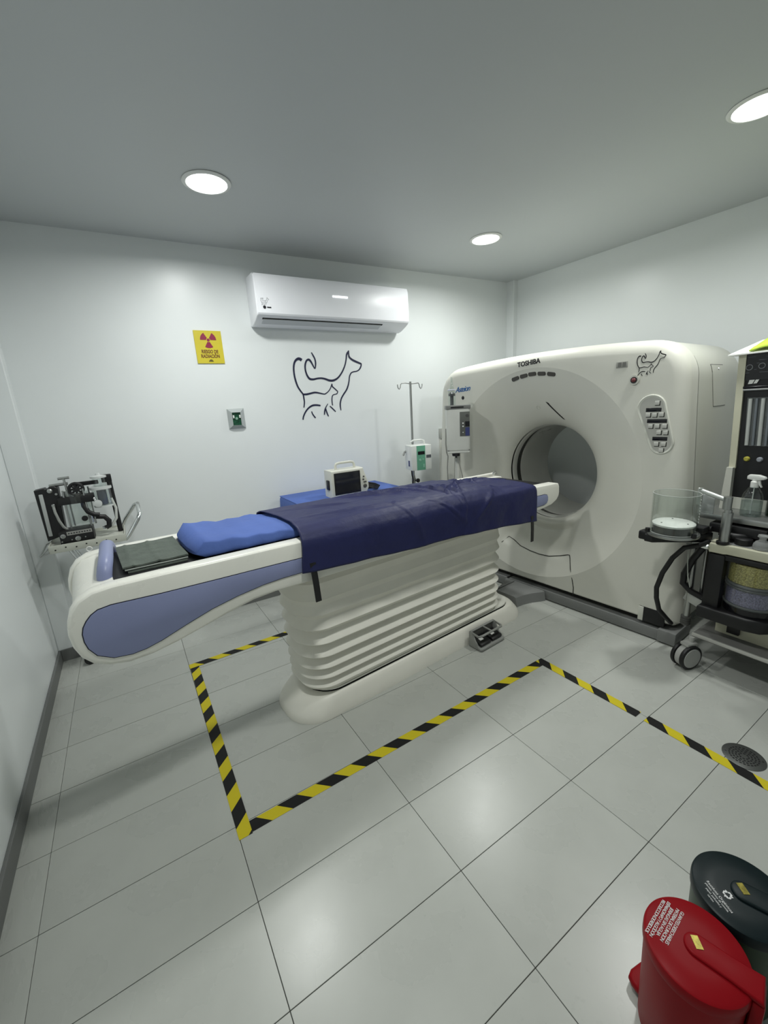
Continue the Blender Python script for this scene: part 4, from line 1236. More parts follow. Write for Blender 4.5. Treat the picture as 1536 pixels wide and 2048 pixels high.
# flow meter block
b = B(); b.prism([(-0.186, 0.02), (-0.098, 0.045), (-0.085, 0.305), (-0.100, 0.318), (-0.125, 0.316), (-0.128, 0.306), (-0.142, 0.306), (-0.146, 0.312), (-0.190, 0.305)], 'y', -0.06, 0.015, bev=0.003, seg=1)
fm = ob('flowmeter_block', b, M_BLACK, V)
b = B(); b.box((-0.166, -0.063, 0.165), (0.018, 0.008, 0.235), rot=(0, 0.01, 0), bev=0.003)
ob('flow_tube', b, mat('flow_tube', (0.42, 0.44, 0.43), 0.2), fm)
b = B(); b.lathe([(0.012, 0), (0.012, 0.01), (0.007, 0.014)], c=(-0.122, -0.060, 0.296), rot=(PI / 2, 0, 0), seg=16)
b.lathe([(0.006, 0), (0.006, 0.008)], c=(-0.098, -0.060, 0.275), rot=(PI / 2, 0, 0), seg=12)
b.lathe([(0.008, 0), (0.009, 0.012), (0.006, 0.016)], c=(-0.122, -0.062, 0.215), rot=(PI / 2, 0, 0), seg=12)
ob('needle_valve', b, M_STEEL, fm)
b = B(); b.tube([(-0.122, -0.075, 0.21), (-0.12, -0.085, 0.18), (-0.112, -0.085, 0.13), (-0.10, -0.08, 0.09), (-0.085, -0.075, 0.07)], 0.0065, 10)
ob('grey_hose', b, mat('hose_grey', (0.32, 0.33, 0.31), 0.45), fm)
# clear absorber cylinder
b = B(); b.lathe([(0.062, 0.078), (0.062, 0.27), (0.058, 0.27), (0.058, 0.078)], c=(-0.018, -0.03, 0), seg=32, cap=False)
ob('clear_canister', b, M_GLASS, V)
b = B()
for a in (0.4, 2.2, 3.9, 5.4):
    b.cyl((-0.018 + 0.068 * math.cos(a), -0.03 + 0.068 * math.sin(a), 0.07), (-0.018 + 0.068 * math.cos(a), -0.03 + 0.068 * math.sin(a), 0.29), 0.0045, seg=8)
ob('tie_rods', b, M_STEEL, V)
b = B(); b.box((-0.015, -0.045, 0.232), (0.165, 0.085, 0.042), bev=0.004)
b.cyl((-0.10, -0.03, 0.285), (-0.10, -0.03, 0.285), 0.01)
ob('canister_head', b, M_BLACK, V)
b = B(); b.lathe([(0.006, 0), (0.006, 0.03)], c=(-0.03, -0.06, 0.268), rot=(PI / 2, 0, 0), seg=12)
for k in range(8):
    a = 2 * PI * k / 8
    b.cyl((-0.005, -0.075, 0.290), (-0.005 + 0.03 * math.cos(a), -0.075, 0.290 + 0.03 * math.sin(a)), 0.006, seg=8)
b.tube([(-0.005 + 0.032 * math.cos(k * PI / 10), -0.075, 0.290 + 0.032 * math.sin(k * PI / 10)) for k in range(20)], 0.0085, 8, closed=True)
ob('hand_wheel', b, M_BLACK, V)
b = B(); b.cyl((-0.045, -0.045, 0.25), (-0.052, -0.045, 0.352), 0.006, seg=10)
b.cyl((-0.078, -0.045, 0.354), (-0.026, -0.045, 0.356), 0.007, seg=10)
b.cyl((-0.125, -0.02, 0.318), (-0.04, -0.02, 0.322), 0.0085, seg=10)
b.lathe([(0.016, 0), (0.016, 0.03)], c=(-0.05, -0.045, 0.252), seg=14)
ob('t_handle', b, M_STEEL, V)
# dark corrugated hose
b = B()
hz = [(0.010, -0.06, 0.225), (0.012, -0.075, 0.19), (0.025, -0.08, 0.155), (0.05, -0.08, 0.135), (0.075, -0.08, 0.128)]
b.tube(hz, 0.013, 12)
b.tube([(0.055, -0.07, 0.12), (0.095, -0.07, 0.112), (0.112, -0.07, 0.085), (0.108, -0.07, 0.055), (0.085, -0.07, 0.045)], 0.014, 12)
ob('black_hose', b, M_BLACK, V)
b = B(); b.lathe([(0.014, 0), (0.014, 0.02)], c=(0.075, -0.07, 0.045), rot=(0, PI / 2, 0), seg=14)
b.lathe([(0.014, 0), (0.012, 0.04)], c=(0.035, -0.06, 0.09), seg=14)
ob('hose_elbow', b, M_CHROME, V)
b = B(); b.lathe([(0.0005, 0), (0.015, 0), (0.015, 0.012), (0.0005, 0.014)], c=(0.005, -0.095, 0.125), rot=(PI / 2, 0, 0), seg=16)
ob('small_wheel', b, M_BLACK, V)
# clear vaporiser cluster on the right
b = B(); b.lathe([(0.048, 0.175), (0.048, 0.27), (0.044, 0.27), (0.044, 0.175)], c=(0.105, -0.03, 0), seg=26, cap=False)
b.lathe([(0.034, 0.285), (0.034, 0.335), (0.03, 0.335), (0.03, 0.285)], c=(0.105, -0.03, 0), seg=22, cap=False)
ob('vaporiser_glass', b, M_GLASS, V)
b = B(); b.lathe([(0.0005, 0.27), (0.054, 0.27), (0.054, 0.284), (0.0005, 0.284)], c=(0.105, -0.03, 0), seg=26, cap=False)
b.lathe([(0.0005, 0.335), (0.040, 0.335), (0.040, 0.345), (0.012, 0.350), (0.010, 0.362), (0.0005, 0.362)], c=(0.105, -0.03, 0), seg=26, cap=False)
b.lathe([(0.0005, 0.168), (0.050, 0.168), (0.050, 0.176), (0.0005, 0.176)], c=(0.105, -0.03, 0), seg=26, cap=False)
b.lathe([(0.020, 0), (0.020, 0.012), (0.010, 0.014)], c=(0.08, -0.078, 0.195), rot=(PI / 2, 0, 0), seg=18)
ob('vaporiser_fittings', b, mat('fitting_white', (0.62, 0.64, 0.63), 0.2), V)
b = B(); b.lathe([(0.0005, 0.18), (0.024, 0.18), (0.024, 0.262), (0.0005, 0.262)], c=(0.105, -0.03, 0), seg=18, cap=False)
ob('vaporiser_core', b, mat('core_slate', (0.10, 0.11, 0.15), 0.3), V)
b = B(); b.tube([(0.04, -0.075, 0.235), (0.065, -0.08, 0.228), (0.075, -0.08, 0.205)], 0.008, 10)
ob('chrome_elbow', b, M_CHROME, V)
b = B(); b.cyl((0.152, -0.01, 0.34), (0.156, -0.01, 0.002), 0.0135, seg=14)
b.box((0.142, -0.01, 0.325), (0.05, 0.03, 0.045), bev=0.004)
b.box((0.04, -0.01, 0.310), (0.12, 0.022, 0.022), bev=0.003)
ob('support_post', b, M_BLACK, V)
b = B(); b.tube([(0.145, -0.04, 0.21), (0.158, -0.045, 0.15), (0.150, -0.05, 0.09), (0.12, -0.05, 0.05)], 0.0075, 10)
ob('clear_hose', b, mat('hose_clear', (0.55, 0.57, 0.54), 0.2), V)
b = B(); b.tube([(0.0 + 0.014 * math.cos(k * PI / 8), 0, 0.014 * math.sin(k * PI / 8)) for k in range(16)], 0.0035, 8, closed=True)
rg_ = ob('white_ring', b, M_WHITEP, None)
rg_.location = (0.215, 2.44, 0.806); tag(rg_, 'small white plastic ring hanging from the trolley shelf edge', 'ring')

# ------------------------------------------------------------------ anesthesia machine on the right
A = thing('anesthesia_machine', 'tall cream anesthesia machine with flow tubes and shelves on casters', 'anesthesia machine', (3.0, 0.40, 0))
b = B(); b.box((0.33, -0.385, 0.190), (0.66, 0.73, 0.022), bev=0.004)
ob('base_deck', b, mat('deck_grey', (0.17, 0.17, 0.16), 0.5), A)
b = B(); b.box((0.004, -0.385, 0.193), (0.010, 0.735, 0.020), bev=0.003)
ob('base_edge', b, mat('edge_alu', (0.50, 0.50, 0.47), 0.35, metal=0.3), A)
def caster(parent, x, y, rz):
    c, s = math.cos(rz), math.sin(rz)
    for d in (-0.027, 0.027):
        b = B(); b.lathe([(0.060, -0.011), (0.070, -0.008), (0.072, 0.0), (0.070, 0.008), (0.060, 0.011)], rot=(PI / 2, 0, 0), seg=32)
        w = ob('caster_wheel', b, M_BLACK, parent); w.location = (x - s * d, y + c * d, 0.072); w.rotation_euler = (0, 0, rz)
        b = B(); b.lathe([(0.0005, -0.0135), (0.054, -0.0135), (0.058, -0.010), (0.058, 0.010), (0.054, 0.0135), (0.0005, 0.0135)], rot=(PI / 2, 0, 0), seg=28, cap=False)
        ob('hub_disc', b, mat('hub_grey', (0.36, 0.365, 0.35), 0.4), w)
    b = B(); b.lathe([(0.064, -0.014), (0.064, 0.014)], rot=(PI / 2, 0, 0), seg=28)
    b.box((0.01, 0, 0.072), (0.07, 0.05, 0.02), bev=0.006); b.cyl((0.025, 0, 0.06), (0.025, 0, 0.108), 0.012, seg=12)
    f = ob('caster_fork', b, mat('fork_grey', (0.40, 0.40, 0.38), 0.35), parent); f.location = (x, y, 0.072); f.rotation_euler = (0, 0, rz)
for x, y in ((-0.035, -0.018), (0.58, -0.06), (-0.01, -0.70), (0.58, -0.70)):
    caster(A, x, y, -0.32)
# cream lower box and cabinet
b = B(); b.box((0.36, -0.40, 0.25), (0.48, 0.64, 0.10), bev=0.004)
ob('lower_housing', b, M_CREAM, A)
b = B(); b.box((0.11, -0.165, 0.247), (0.02, 0.055, 0.048), bev=0.002)
ob('drawer_recess', b, M_BLACK, A)
b = B(); b.box((0.40, -0.385, 0.52), (0.40, 0.66, 0.46), bev=0.004)
ob('lower_cabinet', b, mat('cab_dark', (0.035, 0.036, 0.034), 0.5), A)
# work tray
b = B(); b.prism([(0.0, -0.042), (0.0, -0.105), (0.010, -0.118), (0.010, -0.72), (0.60, -0.72), (0.60, -0.03), (0.04, -0.03)], 'z', 0.688, 0.738, bev=0.006)
ob('work_tray', b, M_CREAM, A)
b = B(); b.box((0.30, -0.38, 0.7395), (0.54, 0.64, 0.003), bev=0.001)
ob('tray_mat', b, mat('tray_grey', (0.22, 0.225, 0.225), 0.4), A)
# absorber frame with canisters
b = B()
b.box((0.035, -0.075, 0.50), (0.055, 0.075, 0.36), bev=0.008)
b.prism([(-0.02, -0.03), (-0.02, -0.24), (0.0, -0.30), (0.04, -0.33), (0.30, -0.33), (0.30, -0.03)], 'z', 0.315, 0.385, bev=0.012)
b.box((0.14, -0.18, 0.668), (0.25, 0.28, 0.030), bev=0.006)
ob('absorber_frame', b, M_BLACK, A)
cc = (0.115, -0.215)
for nm, z0, z1, m in (('yellow_granules', 0.548, 0.648, mat('granules_yellow', (0.34, 0.31, 0.12), 0.8, var=0.55, scale=160, bump=0.6, bscale=180)), ('violet_granules', 0.432, 0.520, mat('granules_violet', (0.19, 0.185, 0.27), 0.8, var=0.5, scale=160, bump=0.6, bscale=180))):
    b = B(); b.lathe([(0.0005, z0), (0.106, z0), (0.106, z1), (0.0005, z1)], c=(*cc, 0), seg=40, cap=False)
    ob(nm, b, m, A)['kind'] = 'stuff'
b = B()
for z in (0.540, 0.526, 0.428): b.lathe([(0.113, z - 0.007), (0.116, z), (0.113, z + 0.007), (0.107, z + 0.007), (0.107, z - 0.007)], c=(*cc, 0), seg=40, cap=False)
ob('canister_ring', b, mat('ring_smoke', (0.10, 0.11, 0.11), 0.3), A)
b = B(); b.lathe([(0.110, 0.425), (0.110, 0.652)], c=(*cc, 0), seg=40, cap=False)
ob('canister_wall', b, M_GLASS, A)
b = B(); b.lathe([(0.111, 0.33), (0.113, 0.42)], c=(*cc, 0), seg=40)
ob('canister_base', b, M_BLACKG, A)
# left tube column
b = B(); b.cyl((0.07, 0.045, 0.20), (0.07, 0.045, 0.70), 0.0165, seg=16)
b.cyl((0.10, 0.0, 0.36), (0.10, 0.0, 0.70), 0.012, seg=12)
ob('chrome_column', b, M_STEEL, A)
b = B(); b.box((0.07, 0.020, 0.37), (0.03, 0.085, 0.052), rot=(0.35, 0, 0), bev=0.003)
ob('column_bracket', b, mat('bracket_alu', (0.45, 0.46, 0.44), 0.35, metal=0.4), A)
b = B()
for k in range(4): b.lathe([(0.024, 0), (0.026, 0.006), (0.024, 0.012)], c=(0.07, 0.045, 0.205 + 0.013 * k), seg=18)
ob('corrugated_boot', b, M_DGREY, A)
# hoses
b = B(); b.tube([(0.02, -0.03, 0.735), (-0.06, -0.015, 0.728), (-0.055, 0.047, 0.700), (-0.05, 0.10, 0.625), (-0.05, 0.141, 0.523), (-0.05, 0.163, 0.424), (-0.045, 0.160, 0.36), (-0.02, 0.150, 0.28), (0.04, 0.135, 0.215), (0.10, 0.128, 0.16)], 0.013, 12)
ob('black_hose', b, M_BLACK, A)
b = B(); b.tube([(0.02, -0.01, 0.70), (0.02, 0.03, 0.62), (0.03, 0.065, 0.52), (0.04, 0.07, 0.46), (0.05, 0.03, 0.42), (0.06, -0.02, 0.40)], 0.017, 12)
ob('thick_hose', b, M_BLACK, A)
b = B(); b.tube([(0.0, 0.05, 0.69), (0.0, 0.045, 0.60), (0.01, 0.04, 0.52), (0.03, 0.03, 0.45)], 0.003, 8); b.tube([(-0.01, -0.045, 0.72), (-0.03, 0.0, 0.725), (-0.03, 0.05, 0.715)], 0.004, 8)
ob('thin_hose', b, mat('hose_pale', (0.40, 0.42, 0.38), 0.4), A)
b = B(); b.lathe([(0.014, 0), (0.016, 0.008), (0.014, 0.03)], c=(-0.006, -0.042, 0.715), rot=(-PI / 2, 0, 0), seg=16)
ob('hose_connector', b, M_CHROME, A)
# ventilator bellows unit on the left arm
b = B()
b.prism([(-0.20, 0.185), (-0.20, 0.145), (-0.02, -0.01), (0.06, -0.03), (0.10, 0.02), (0.0, 0.17), (-0.05, 0.20)], 'z', 0.735, 0.778, bev=0.006)
b.box((-0.145, 0.195, 0.757), (0.06, 0.075, 0.05), bev=0.010)
ob('bellows_arm', b, M_BLACK, A)
bc = (-0.115, 0.088)
b = B(); b.lathe([(0.118, 0.778), (0.120, 0.784), (0.118, 0.792), (0.0005, 0.792)], c=(*bc, 0), seg=40, cap=False)
ob('bellows_plate', b, M_STEEL, A)
b = B(); b.lathe([(0.0005, 0.793), (0.092, 0.793), (0.094, 0.800), (0.092, 0.808), (0.094, 0.816), (0.092, 0.824), (0.094, 0.832), (0.0005, 0.832)], c=(*bc, 0), seg=40, cap=False)
ob('folded_bellows', b, mat('bellows_grey', (0.07, 0.072, 0.068), 0.5), A)
b = B(); b.lathe([(0.0005, 0.8325), (0.095, 0.8325), (0.097, 0.842), (0.090, 0.847), (0.0005, 0.847)], c=(*bc, 0), seg=40, cap=False)
wd_ = ob('white_disc', b, M_WHITEP, A)
for k in range(3):
    a = 0.5 + k * 2.1
    b = B(); b.lathe([(0.004, 0.847), (0.004, 0.849)], c=(bc[0] + 0.066 * math.cos(a), bc[1] + 0.066 * math.sin(a), 0), seg=10)
    ob('disc_screw', b, M_DGREY, wd_)
b = B(); b.lathe([(0.105, 0.792), (0.105, 1.000), (0.107, 1.004), (0.102, 1.004), (0.1015, 1.000), (0.1015, 0.792)], c=(*bc, 0), seg=48, cap=False)
gl = ob('clear_cylinder', b, M_GLASS, A)
b = B()
for z in (1.003, 0.795): b.tube([(bc[0] + 0.1045 * math.cos(k * PI / 24), bc[1] + 0.1045 * math.sin(k * PI / 24), z) for k in range(48)], 0.0016, 6, closed=True)
ob('cylinder_rim', b, mat('rim_pale', (0.50, 0.52, 0.50), 0.2), gl)
b = B()
for k in range(9):
    a = -0.95
    b.box((bc[0] + 0.1062 * math.cos(a), bc[1] + 0.1062 * math.sin(a), 0.85 + 0.015 * k), (0.001, 0.016, 0.006), rot=(0, 0, a))
sc_ = ob('volume_scale', b, M_WPRINT, gl, smooth=False); sc_['kind'] = 'stuff'
for a in (2.3, 4.4, 0.2):
    b = B(); b.lathe([(0.011, 0.79), (0.012, 0.796), (0.011, 0.812)], c=(bc[0] + 0.118 * math.cos(a), bc[1] + 0.118 * math.sin(a), 0), seg=14)
    ob('clamp_knob', b, M_BLACK, A)
# chrome post with arm
b = B(); b.cyl((0.03, -0.090, 0.738), (0.03, -0.090, 0.905), 0.0225, seg=22)
b.cyl((0.03, -0.090, 0.905), (0.03, -0.090, 0.92), 0.016, seg=18)
b.cyl((0.03, -0.082, 0.92), (0.03, -0.082, 0.985), 0.0195, seg=20)
pv = ob('chrome_post', b, M_STEEL, A)
b = B(); b.cyl((0.03, -0.075, 0.968), (0.035, 0.05, 1.003), 0.012, seg=14)
b.cyl((0.035, 0.042, 0.925), (0.035, 0.042, 1.012), 0.013, seg=14)
ob('swing_arm', b, mat('arm_alu', (0.48, 0.50, 0.48), 0.3, metal=0.5), pv)
b = B(); b.cyl((0.02, -0.088, 0.738), (0.02, -0.088, 0.752), 0.026, seg=18)
ob('post_collar', b, M_BLACK, A)
b = B(); b.lathe([(0.034, 0.742), (0.036, 0.748), (0.036, 0.772), (0.030, 0.776), (0.0005, 0.776)], c=(0.07, -0.158, 0), seg=28, cap=False)
ob('black_knob', b, M_BLACK, A)
b = B(); b.tube([(0.12 + 0.05 * math.cos(k * PI / 9), -0.11 + 0.06 * math.sin(k * PI / 9), 0.775) for k in range(18)], 0.017, 10, closed=True)
ob('coiled_hose', b, M_BLACK, A)
b = B(); b.lathe([(0.034, 0.741), (0.036, 0.748), (0.034, 0.765), (0.026, 0.778), (0.014, 0.785), (0.014, 0.80), (0.022, 0.803), (0.020, 0.812), (0.0005, 0.815)], c=(0.055, -0.235, 0), seg=28, cap=False)
ob('valve_dome', b, mat('valve_clear', (0.75, 0.77, 0.76), 0.08, trans=0.75, ior=1.3), A)
b = B(); b.box((0.0, 0.03, 0.800), (0.07, 0.10, 0.035), bev=0.006); b.cyl((-0.01, 0.02, 0.80), (-0.01, 0.09, 0.835), 0.012, seg=10)
b.cyl((0.04, -0.03, 0.80), (0.05, 0.10, 0.79), 0.015, seg=10); b.box((0.13, -0.12, 0.80), (0.10, 0.24, 0.05), bev=0.006)
ob('valve_manifold', b, M_BLACK, A)
# upper steel shelf
b = B(); b.box((0.32, -0.325, 0.852), (0.44, 0.79, 0.026), bev=0.003)
ob('steel_shelf', b, mat('shelf_steel', (0.30, 0.31, 0.30), 0.3, metal=0.7), A)
b = B(); b.box((0.099, -0.325, 0.852), (0.006, 0.792, 0.028), bev=0.002)
ob('shelf_edge', b, M_STEEL, A)
b = B(); b.box((0.36, -0.36, 0.79), (0.40, 0.68, 0.10))
ob('shelf_support', b, M_BLACK, A, smooth=False)
b = B(); b.box((0.112, 0.035, 0.915), (0.010, 0.07, 0.10), bev=0.002)
ob('shelf_bracket', b, mat('clear_guard', (0.38, 0.40, 0.39), 0.3), A)
# upper cabinet: side rail flares to the top as seen
b = B()
def rail(b, y0, y1, z0, yt0, yt1, z1, x0, x1):
    b.add([(x0, y0, z0), (x0, y1, z0), (x1, y1, z0), (x1, y0, z0), (x0, yt0, z1), (x0, yt1, z1), (x1, yt1, z1), (x1, yt0, z1)],
          [(0, 1, 2, 3), (7, 6, 5, 4), (0, 4, 5, 1), (1, 5, 6, 2), (2, 6, 7, 3), (3, 7, 4, 0)])
rail(b, -0.008, 0.021, 1.09, 0.016, 0.048, 1.68, 0.292, 0.62)
ob('side_rail', b, M_CREAM, A, smooth=False)
b = B(); rail(b, -0.010, 0.032, 0.865, -0.004, 0.024, 1.095, 0.27, 0.45)
rail(b, -0.16, 0.03, 0.866, -0.16, 0.03, 0.93, 0.30, 0.42)
ob('rail_foot', b, mat('foot_cream', (0.60, 0.60, 0.54), 0.35), A, smooth=False)
b = B(); rail(b, -0.68, -0.008, 0.88, -0.68, 0.016, 1.68, 0.304, 0.60)
ob('cabinet_face', b, M_BLACK, A, smooth=False)
b = B(); b.box((0.45, -0.33, 1.2), (0.28, 0.66, 0.66))
ob('cabinet_body', b, M_CREAM, A, smooth=False)
b = B(); rail(b, -0.66, 0.020, 1.548, -0.66, 0.028, 1.676, 0.298, 0.306)
cpn = ob('control_panel', b, M_BLACKG, A, smooth=False)
b = B()
for (y, z, r) in ((-0.002, 1.612, 0.013), (-0.052, 1.615, 0.013), (-0.100, 1.612, 0.013)):
    b.tube([(0.2965, y + r * math.cos(k * PI / 8), z + r * math.sin(k * PI / 8)) for k in range(16)], 0.0016, 6, closed=True)
ob('dial_marks', b, mat('panel_grey_print', (0.30, 0.31, 0.33), 0.5), cpn)
b = B()
for y, z, w in ((0.0, 1.662, 0.035), (-0.045, 1.645, 0.03), (0.01, 1.585, 0.02), (-0.03, 1.63, 0.012), (-0.022, 1.60, 0.01), (-0.06, 1.585, 0.04), (-0.07, 1.66, 0.02)):
    b.box((0.2975, y - 0.005, z), (0.001, w, 0.003))
s_ = ob('panel_print', b, mat('panel_faint_print', (0.09, 0.095, 0.11), 0.5), cpn, smooth=False); s_['kind'] = 'stuff'
b = B(); b.box((0.294, -0.33, 1.513), (0.020, 0.68, 0.012), bev=0.003)
ob('cover_lip', b, M_BLACKG, A)
b = B(); b.add([(0.2965, -0.010, 1.549), (0.2965, -0.032, 1.549), (0.2965, -0.024, 1.530), (0.2965, -0.006, 1.529)], [(0, 1, 2, 3)])
b.add([(0.2965, -0.036, 1.549), (0.2965, -0.050, 1.549), (0.2965, -0.042, 1.531), (0.2965, -0.028, 1.530)], [(0, 1, 2, 3)])
ob('white_stripe', b, M_WHITEP, A, smooth=False)
b = B(); b.box((0.296, -0.33, 1.500), (0.012, 0.68, 0.010), bev=0.002)
ob('silver_bar', b, M_STEEL, A)
# flow tube window
b = B(); rail(b, -0.60, -0.030, 1.212, -0.60, -0.012, 1.460, 0.300, 0.306)
fw = ob('flow_window', b, mat('window_grey', (0.10, 0.11, 0.11), 0.3), A, smooth=False)
for k in range(9):
    y = -0.040 - 0.026 * k
    b = B(); b.cyl((0.294, y, 1.216), (0.294, y + 0.012, 1.455), 0.0085 if k % 2 == 0 else 0.006, seg=12)
    ob('flow_tube', b, mat('flow_tube_pale', (0.48, 0.50, 0.48), 0.25) if k % 2 == 0 else mat('flow_tube_dark', (0.16, 0.18, 0.20), 0.25), fw)
for y, m in ((-0.049, mat('knob_yellow', (0.42, 0.38, 0.06), 0.4)), (-0.103, mat('knob_grey', (0.28, 0.30, 0.33), 0.4)), (-0.16, MATS['knob_grey'])):
    b = B(); b.lathe([(0.013, 0), (0.013, 0.010), (0.009, 0.016), (0.0005, 0.016)], c=(0.304, y, 1.143), rot=(0, -PI / 2, 0), seg=18)
    ob('flow_knob', b, m, A)
# tilted top tray
b = B()
b.add([(0.26, 0.085, 1.682), (0.26, -0.70, 1.690), (0.62, -0.70, 1.80), (0.62, 0.06, 1.765), (0.26, 0.085, 1.676), (0.26, -0.70, 1.682), (0.62, -0.70, 1.68), (0.62, 0.06, 1.68)],
      [(0, 1, 2, 3), (7, 6, 5, 4), (0, 4, 5, 1), (1, 5, 6, 2), (2, 6, 7, 3), (3, 7, 4, 0)])
ob('top_tray', b, M_WHITEP, A, smooth=False)

# spray bottles on the shelf
def spray(loc, rz, label, liquid):
    t = thing('spray_bottle', label, 'spray bottle', loc, rz, 'spray bottles on the machine shelf')
    b = B(); b.lathe([(0.0005, 0.0), (0.040, 0.0), (0.044, 0.005), (0.044, 0.095), (0.040, 0.115), (0.024, 0.145), (0.0155, 0.155), (0.0155, 0.165)], seg=28, cap=False)
    ob('bottle', b, M_BOTTLE, t)
    b = B(); b.lathe([(0.0005, 0.003), (0.040, 0.003), (0.0425, 0.008), (0.0425, 0.075), (0.0005, 0.076)], seg=26, cap=False)
    ob('liquid', b, liquid, t)
    b = B(); b.lathe([(0.0175, 0.148), (0.0175, 0.176), (0.012, 0.182), (0.012, 0.19)], seg=20)
    b.prism([(-0.040, 0.192), (-0.046, 0.199), (-0.042, 0.207), (-0.015, 0.214), (0.025, 0.212), (0.034, 0.204), (0.034, 0.188), (0.0, 0.184), (-0.02, 0.187)], 'y', -0.0105, 0.0105, bev=0.004)
    hd = ob('spray_head', b, M_WHITEP, t)
    b = B(); b.prism([(-0.022, 0.186), (-0.014, 0.186), (-0.018, 0.165), (-0.030, 0.150), (-0.034, 0.153), (-0.026, 0.168)], 'y', -0.005, 0.005, bev=0.0015, seg=1)
    ob('trigger', b, M_WHITEP, hd)
    b = B(); b.cyl((0, 0, 0.008), (0, 0, 0.15), 0.0025, seg=8)
    ob('dip_tube', b, M_WHITEP, t)
spray((3.20, 0.272, 0.866), 1.35, 'clear spray bottle with white trigger, nearer the scanner on the shelf', thin_clear('clear_liquid', (0.80, 0.84, 0.84), 0.1))
spray((3.26, 0.185, 0.866), 2.2, 'spray bottle with green liquid, partly behind the clear one', thin_clear('green_liquid', (0.16, 0.34, 0.05), 0.1))

# lime cloth on the machine top
b = B()
rows = []
for i in range(21):
    q = i / 20
    row = []
    for k in range(15):
        v = k / 14
        x = 0.262 + 0.30 * v; y = -0.055 - 0.42 * q
        h = 0.072 * math.sin(PI * min(1, q * 2.2) / 2) * (0.30 + 0.7 * math.sin(PI * v) ** 0.5) + 0.006 * math.sin(q * 14 + v * 9)
        row.append((x, y, 1.6895 + (x - 0.26) * 0.30 + max(0.004, h)))
    rows.append(row)
b.loft(rows, closed=False)
lc = ob('lime_cloth', b, mat('lime_cloth', (0.42, 0.58, 0.06), 0.85, var=0.1, bump=0.3, bscale=80), None, angle=60)
lc.location = (3.0, 0.455, 0)
sm = lc.modifiers.new('thickness', 'SOLIDIFY'); sm.thickness = 0.006; sm.offset = -1
tag(lc, 'crumpled lime green cloth on top of the anesthesia machine', 'cloth')

# ------------------------------------------------------------------ pedal bins in the foreground
def bin_(loc, rz, r, label, m_lid, m_body, pr=0.0):
    """local +y points to the pedal"""
    t = thing('pedal_bin', label, 'waste bin', (*loc, 0), rz)
    b = B(); b.lathe([(0.0005, 0.004), (r * 0.86, 0.004), (r * 0.89, 0.012), (r * 0.965, 0.268), (r * 0.965, 0.276), (0.0005, 0.276)], seg=56, cap=False)
    ob('bin_body', b, m_body, t)
    b = B(); b.lathe([(r * 0.985, 0.268), (r * 1.0, 0.272), (r * 1.0, 0.290), (r * 0.985, 0.2965), (r * 0.94, 0.2995), (r * 0.5, 0.3005), (0.0005, 0.301)], seg=72, cap=False)
    lid = ob('lid', b, m_lid, t)
    # raised hinge arm running from the middle of the lid over its rear edge
    pl = [(-0.026, -0.01)]
    for k in range(13):
        a = PI - PI * k / 12; pl.append((0.026 * math.cos(a), -0.002 + 0.026 * math.sin(a)))
    pl += [(0.026, -r * 0.6), (0.030, -r - 0.014), (-0.030, -r - 0.014), (-0.026, -r * 0.6)]
    b = B(); b.prism(pl, 'z', 0.2955, 0.3075, bev=0.0045)
    ob('lid_arm', b, m_lid, lid)
    b = B(); b.box((0, -r - 0.006, 0.15), (0.06, 0.022, 0.29), bev=0.006)
    ob('hinge_column', b, m_body, t)
    b = B()
    b.prism([(-0.040, r * 0.80), (-0.040, r * 0.80 + 0.020), (-0.034, r * 0.80 + 0.034), (-0.018, r * 0.80 + 0.040), (0.018, r * 0.80 + 0.040), (0.034, r * 0.80 + 0.034), (0.040, r * 0.80 + 0.020), (0.040, r * 0.80)], 'z', 0.012, 0.036, bev=0.009, seg=4)
    ob('foot_pedal', b, m_body, t, rot=(0, 0, pr))
    b = B(); b.box((0.004, 0.0, 0.3080), (0.026, 0.015, 0.0012), rot=(0, 0, 0.6))
    ob('gold_sticker', b, M_GOLD, lid, smooth=False)
    return t, lid
RC, GC = (1.390, -0.275), (1.602, -0.290)
RA = math.atan2(0.35, 0.94)
t, lid = bin_(RC, RA * 0.7, 0.102, 'red round pedal bin with white lettering on its lid', M_RED, M_RED, -0.42)
inv = Matrix.Rotation(-RA * 0.7, 3, 'Z')
lines = ['GUANTES DESECHABLES', 'MATERIAL DE CURACION', 'JERINGAS SIN AGUJA', 'ESPARADRAPO Y ALGOD\u00d3N', 'RECOLECCION DE RESIDUOS']
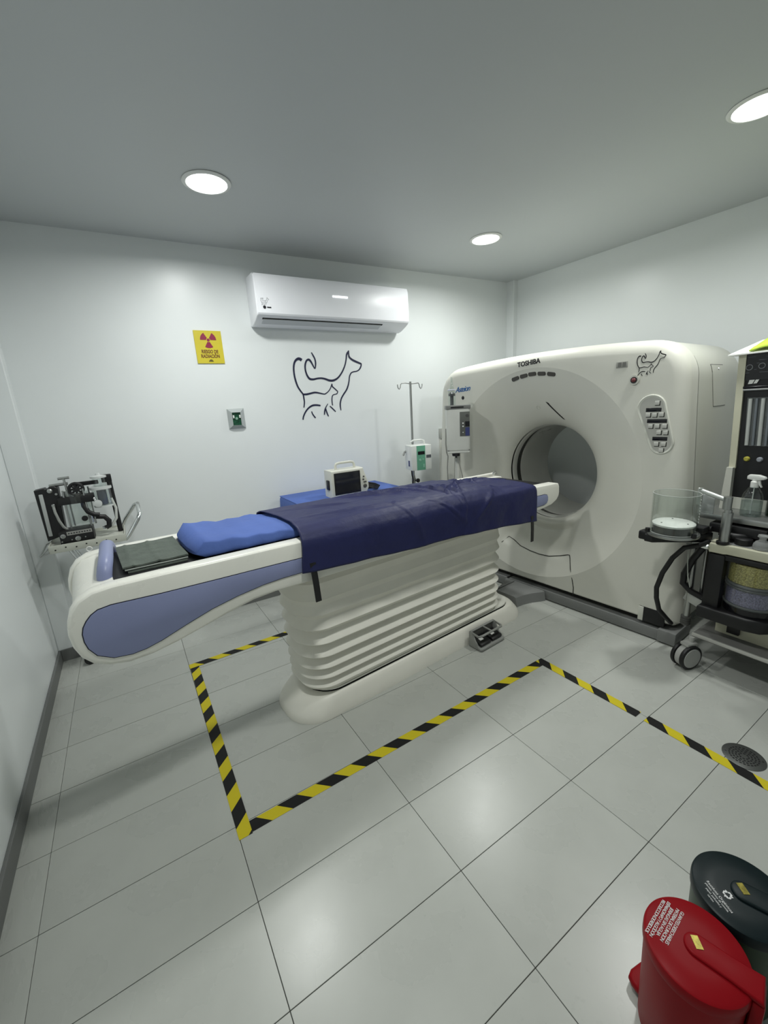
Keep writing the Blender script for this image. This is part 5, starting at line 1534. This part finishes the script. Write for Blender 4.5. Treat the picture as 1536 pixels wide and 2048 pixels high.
for k, s in enumerate(lines):
    o = inv @ (Vector((1.388 - 0.003 * k, -0.232 + 0.0092 * k, 0)) - Vector((*RC, 0)))
    x = inv @ Vector((-0.996, -0.085, 0)); y = inv @ Vector((0.085, -0.996, 0))
    b = B(); b.merge(text_bm(s, 0.0098, 0.0003, space=(0.88, 0.84, 0.92, 0.80, 0.74)[k]), frame3((o.x, o.y, 0.3010 - 0.0001 * k), x, y))
    ob('lettering', b, M_WPRINT, lid, smooth=False)
t, lid = bin_(GC, 0.35, 0.104, 'dark green round pedal bin with recycling symbol behind the red one', M_GRNB, M_GRNB2)
inv = Matrix.Rotation(-0.35, 3, 'Z')
R_ = Vector((-0.43, -0.90, 0)).normalized(); U_ = Vector((0.90, -0.43, 0)).normalized()
def gp(x, y):  # x along reading direction, y up
    return inv @ (Vector((1.566, -0.272, 0)) + R_ * x + U_ * y - Vector((*GC, 0)))
for k, (s, sz) in enumerate((('Residuos Org\u00e1nicos', 0.0088), ('plantas, restos de comida', 0.0062), ('papel, pa\u00f1uelos y', 0.0062), ('cart\u00f3n', 0.0062))):
    o = gp(0.0, -0.0225 - 0.0078 * k)
    b = B(); b.merge(text_bm(s, sz, 0.0003), frame3((o.x, o.y, 0.3008 - 0.0001 * k), inv @ R_, inv @ U_))
    ob('lettering', b, M_WPRINT, lid, smooth=False)
o0 = gp(0, 0)
for k in range(3):
    b = B()
    a = 2 * PI * k / 3 + PI / 2
    def loc2(px, py):
        ca, sa = math.cos(a - PI / 2), math.sin(a - PI / 2)
        return gp(px * ca - py * sa, px * sa + py * ca)
    for poly in ([(-0.0062, 0.0048), (-0.0036, 0.0095), (0.0036, 0.0095), (0.0056, 0.0060), (0.0022, 0.0052), (0.0012, 0.0066), (-0.0012, 0.0066), (-0.0034, 0.0030)], [(0.0008, 0.0048), (0.0088, 0.0075), (0.0072, 0.0005)]):
        P = [loc2(*q) for q in poly]
        b.prism([(v.x, v.y) for v in P], 'z', 0.3002, 0.3013)
    ob('recycling_arrow', b, M_WPRINT, lid, smooth=False)
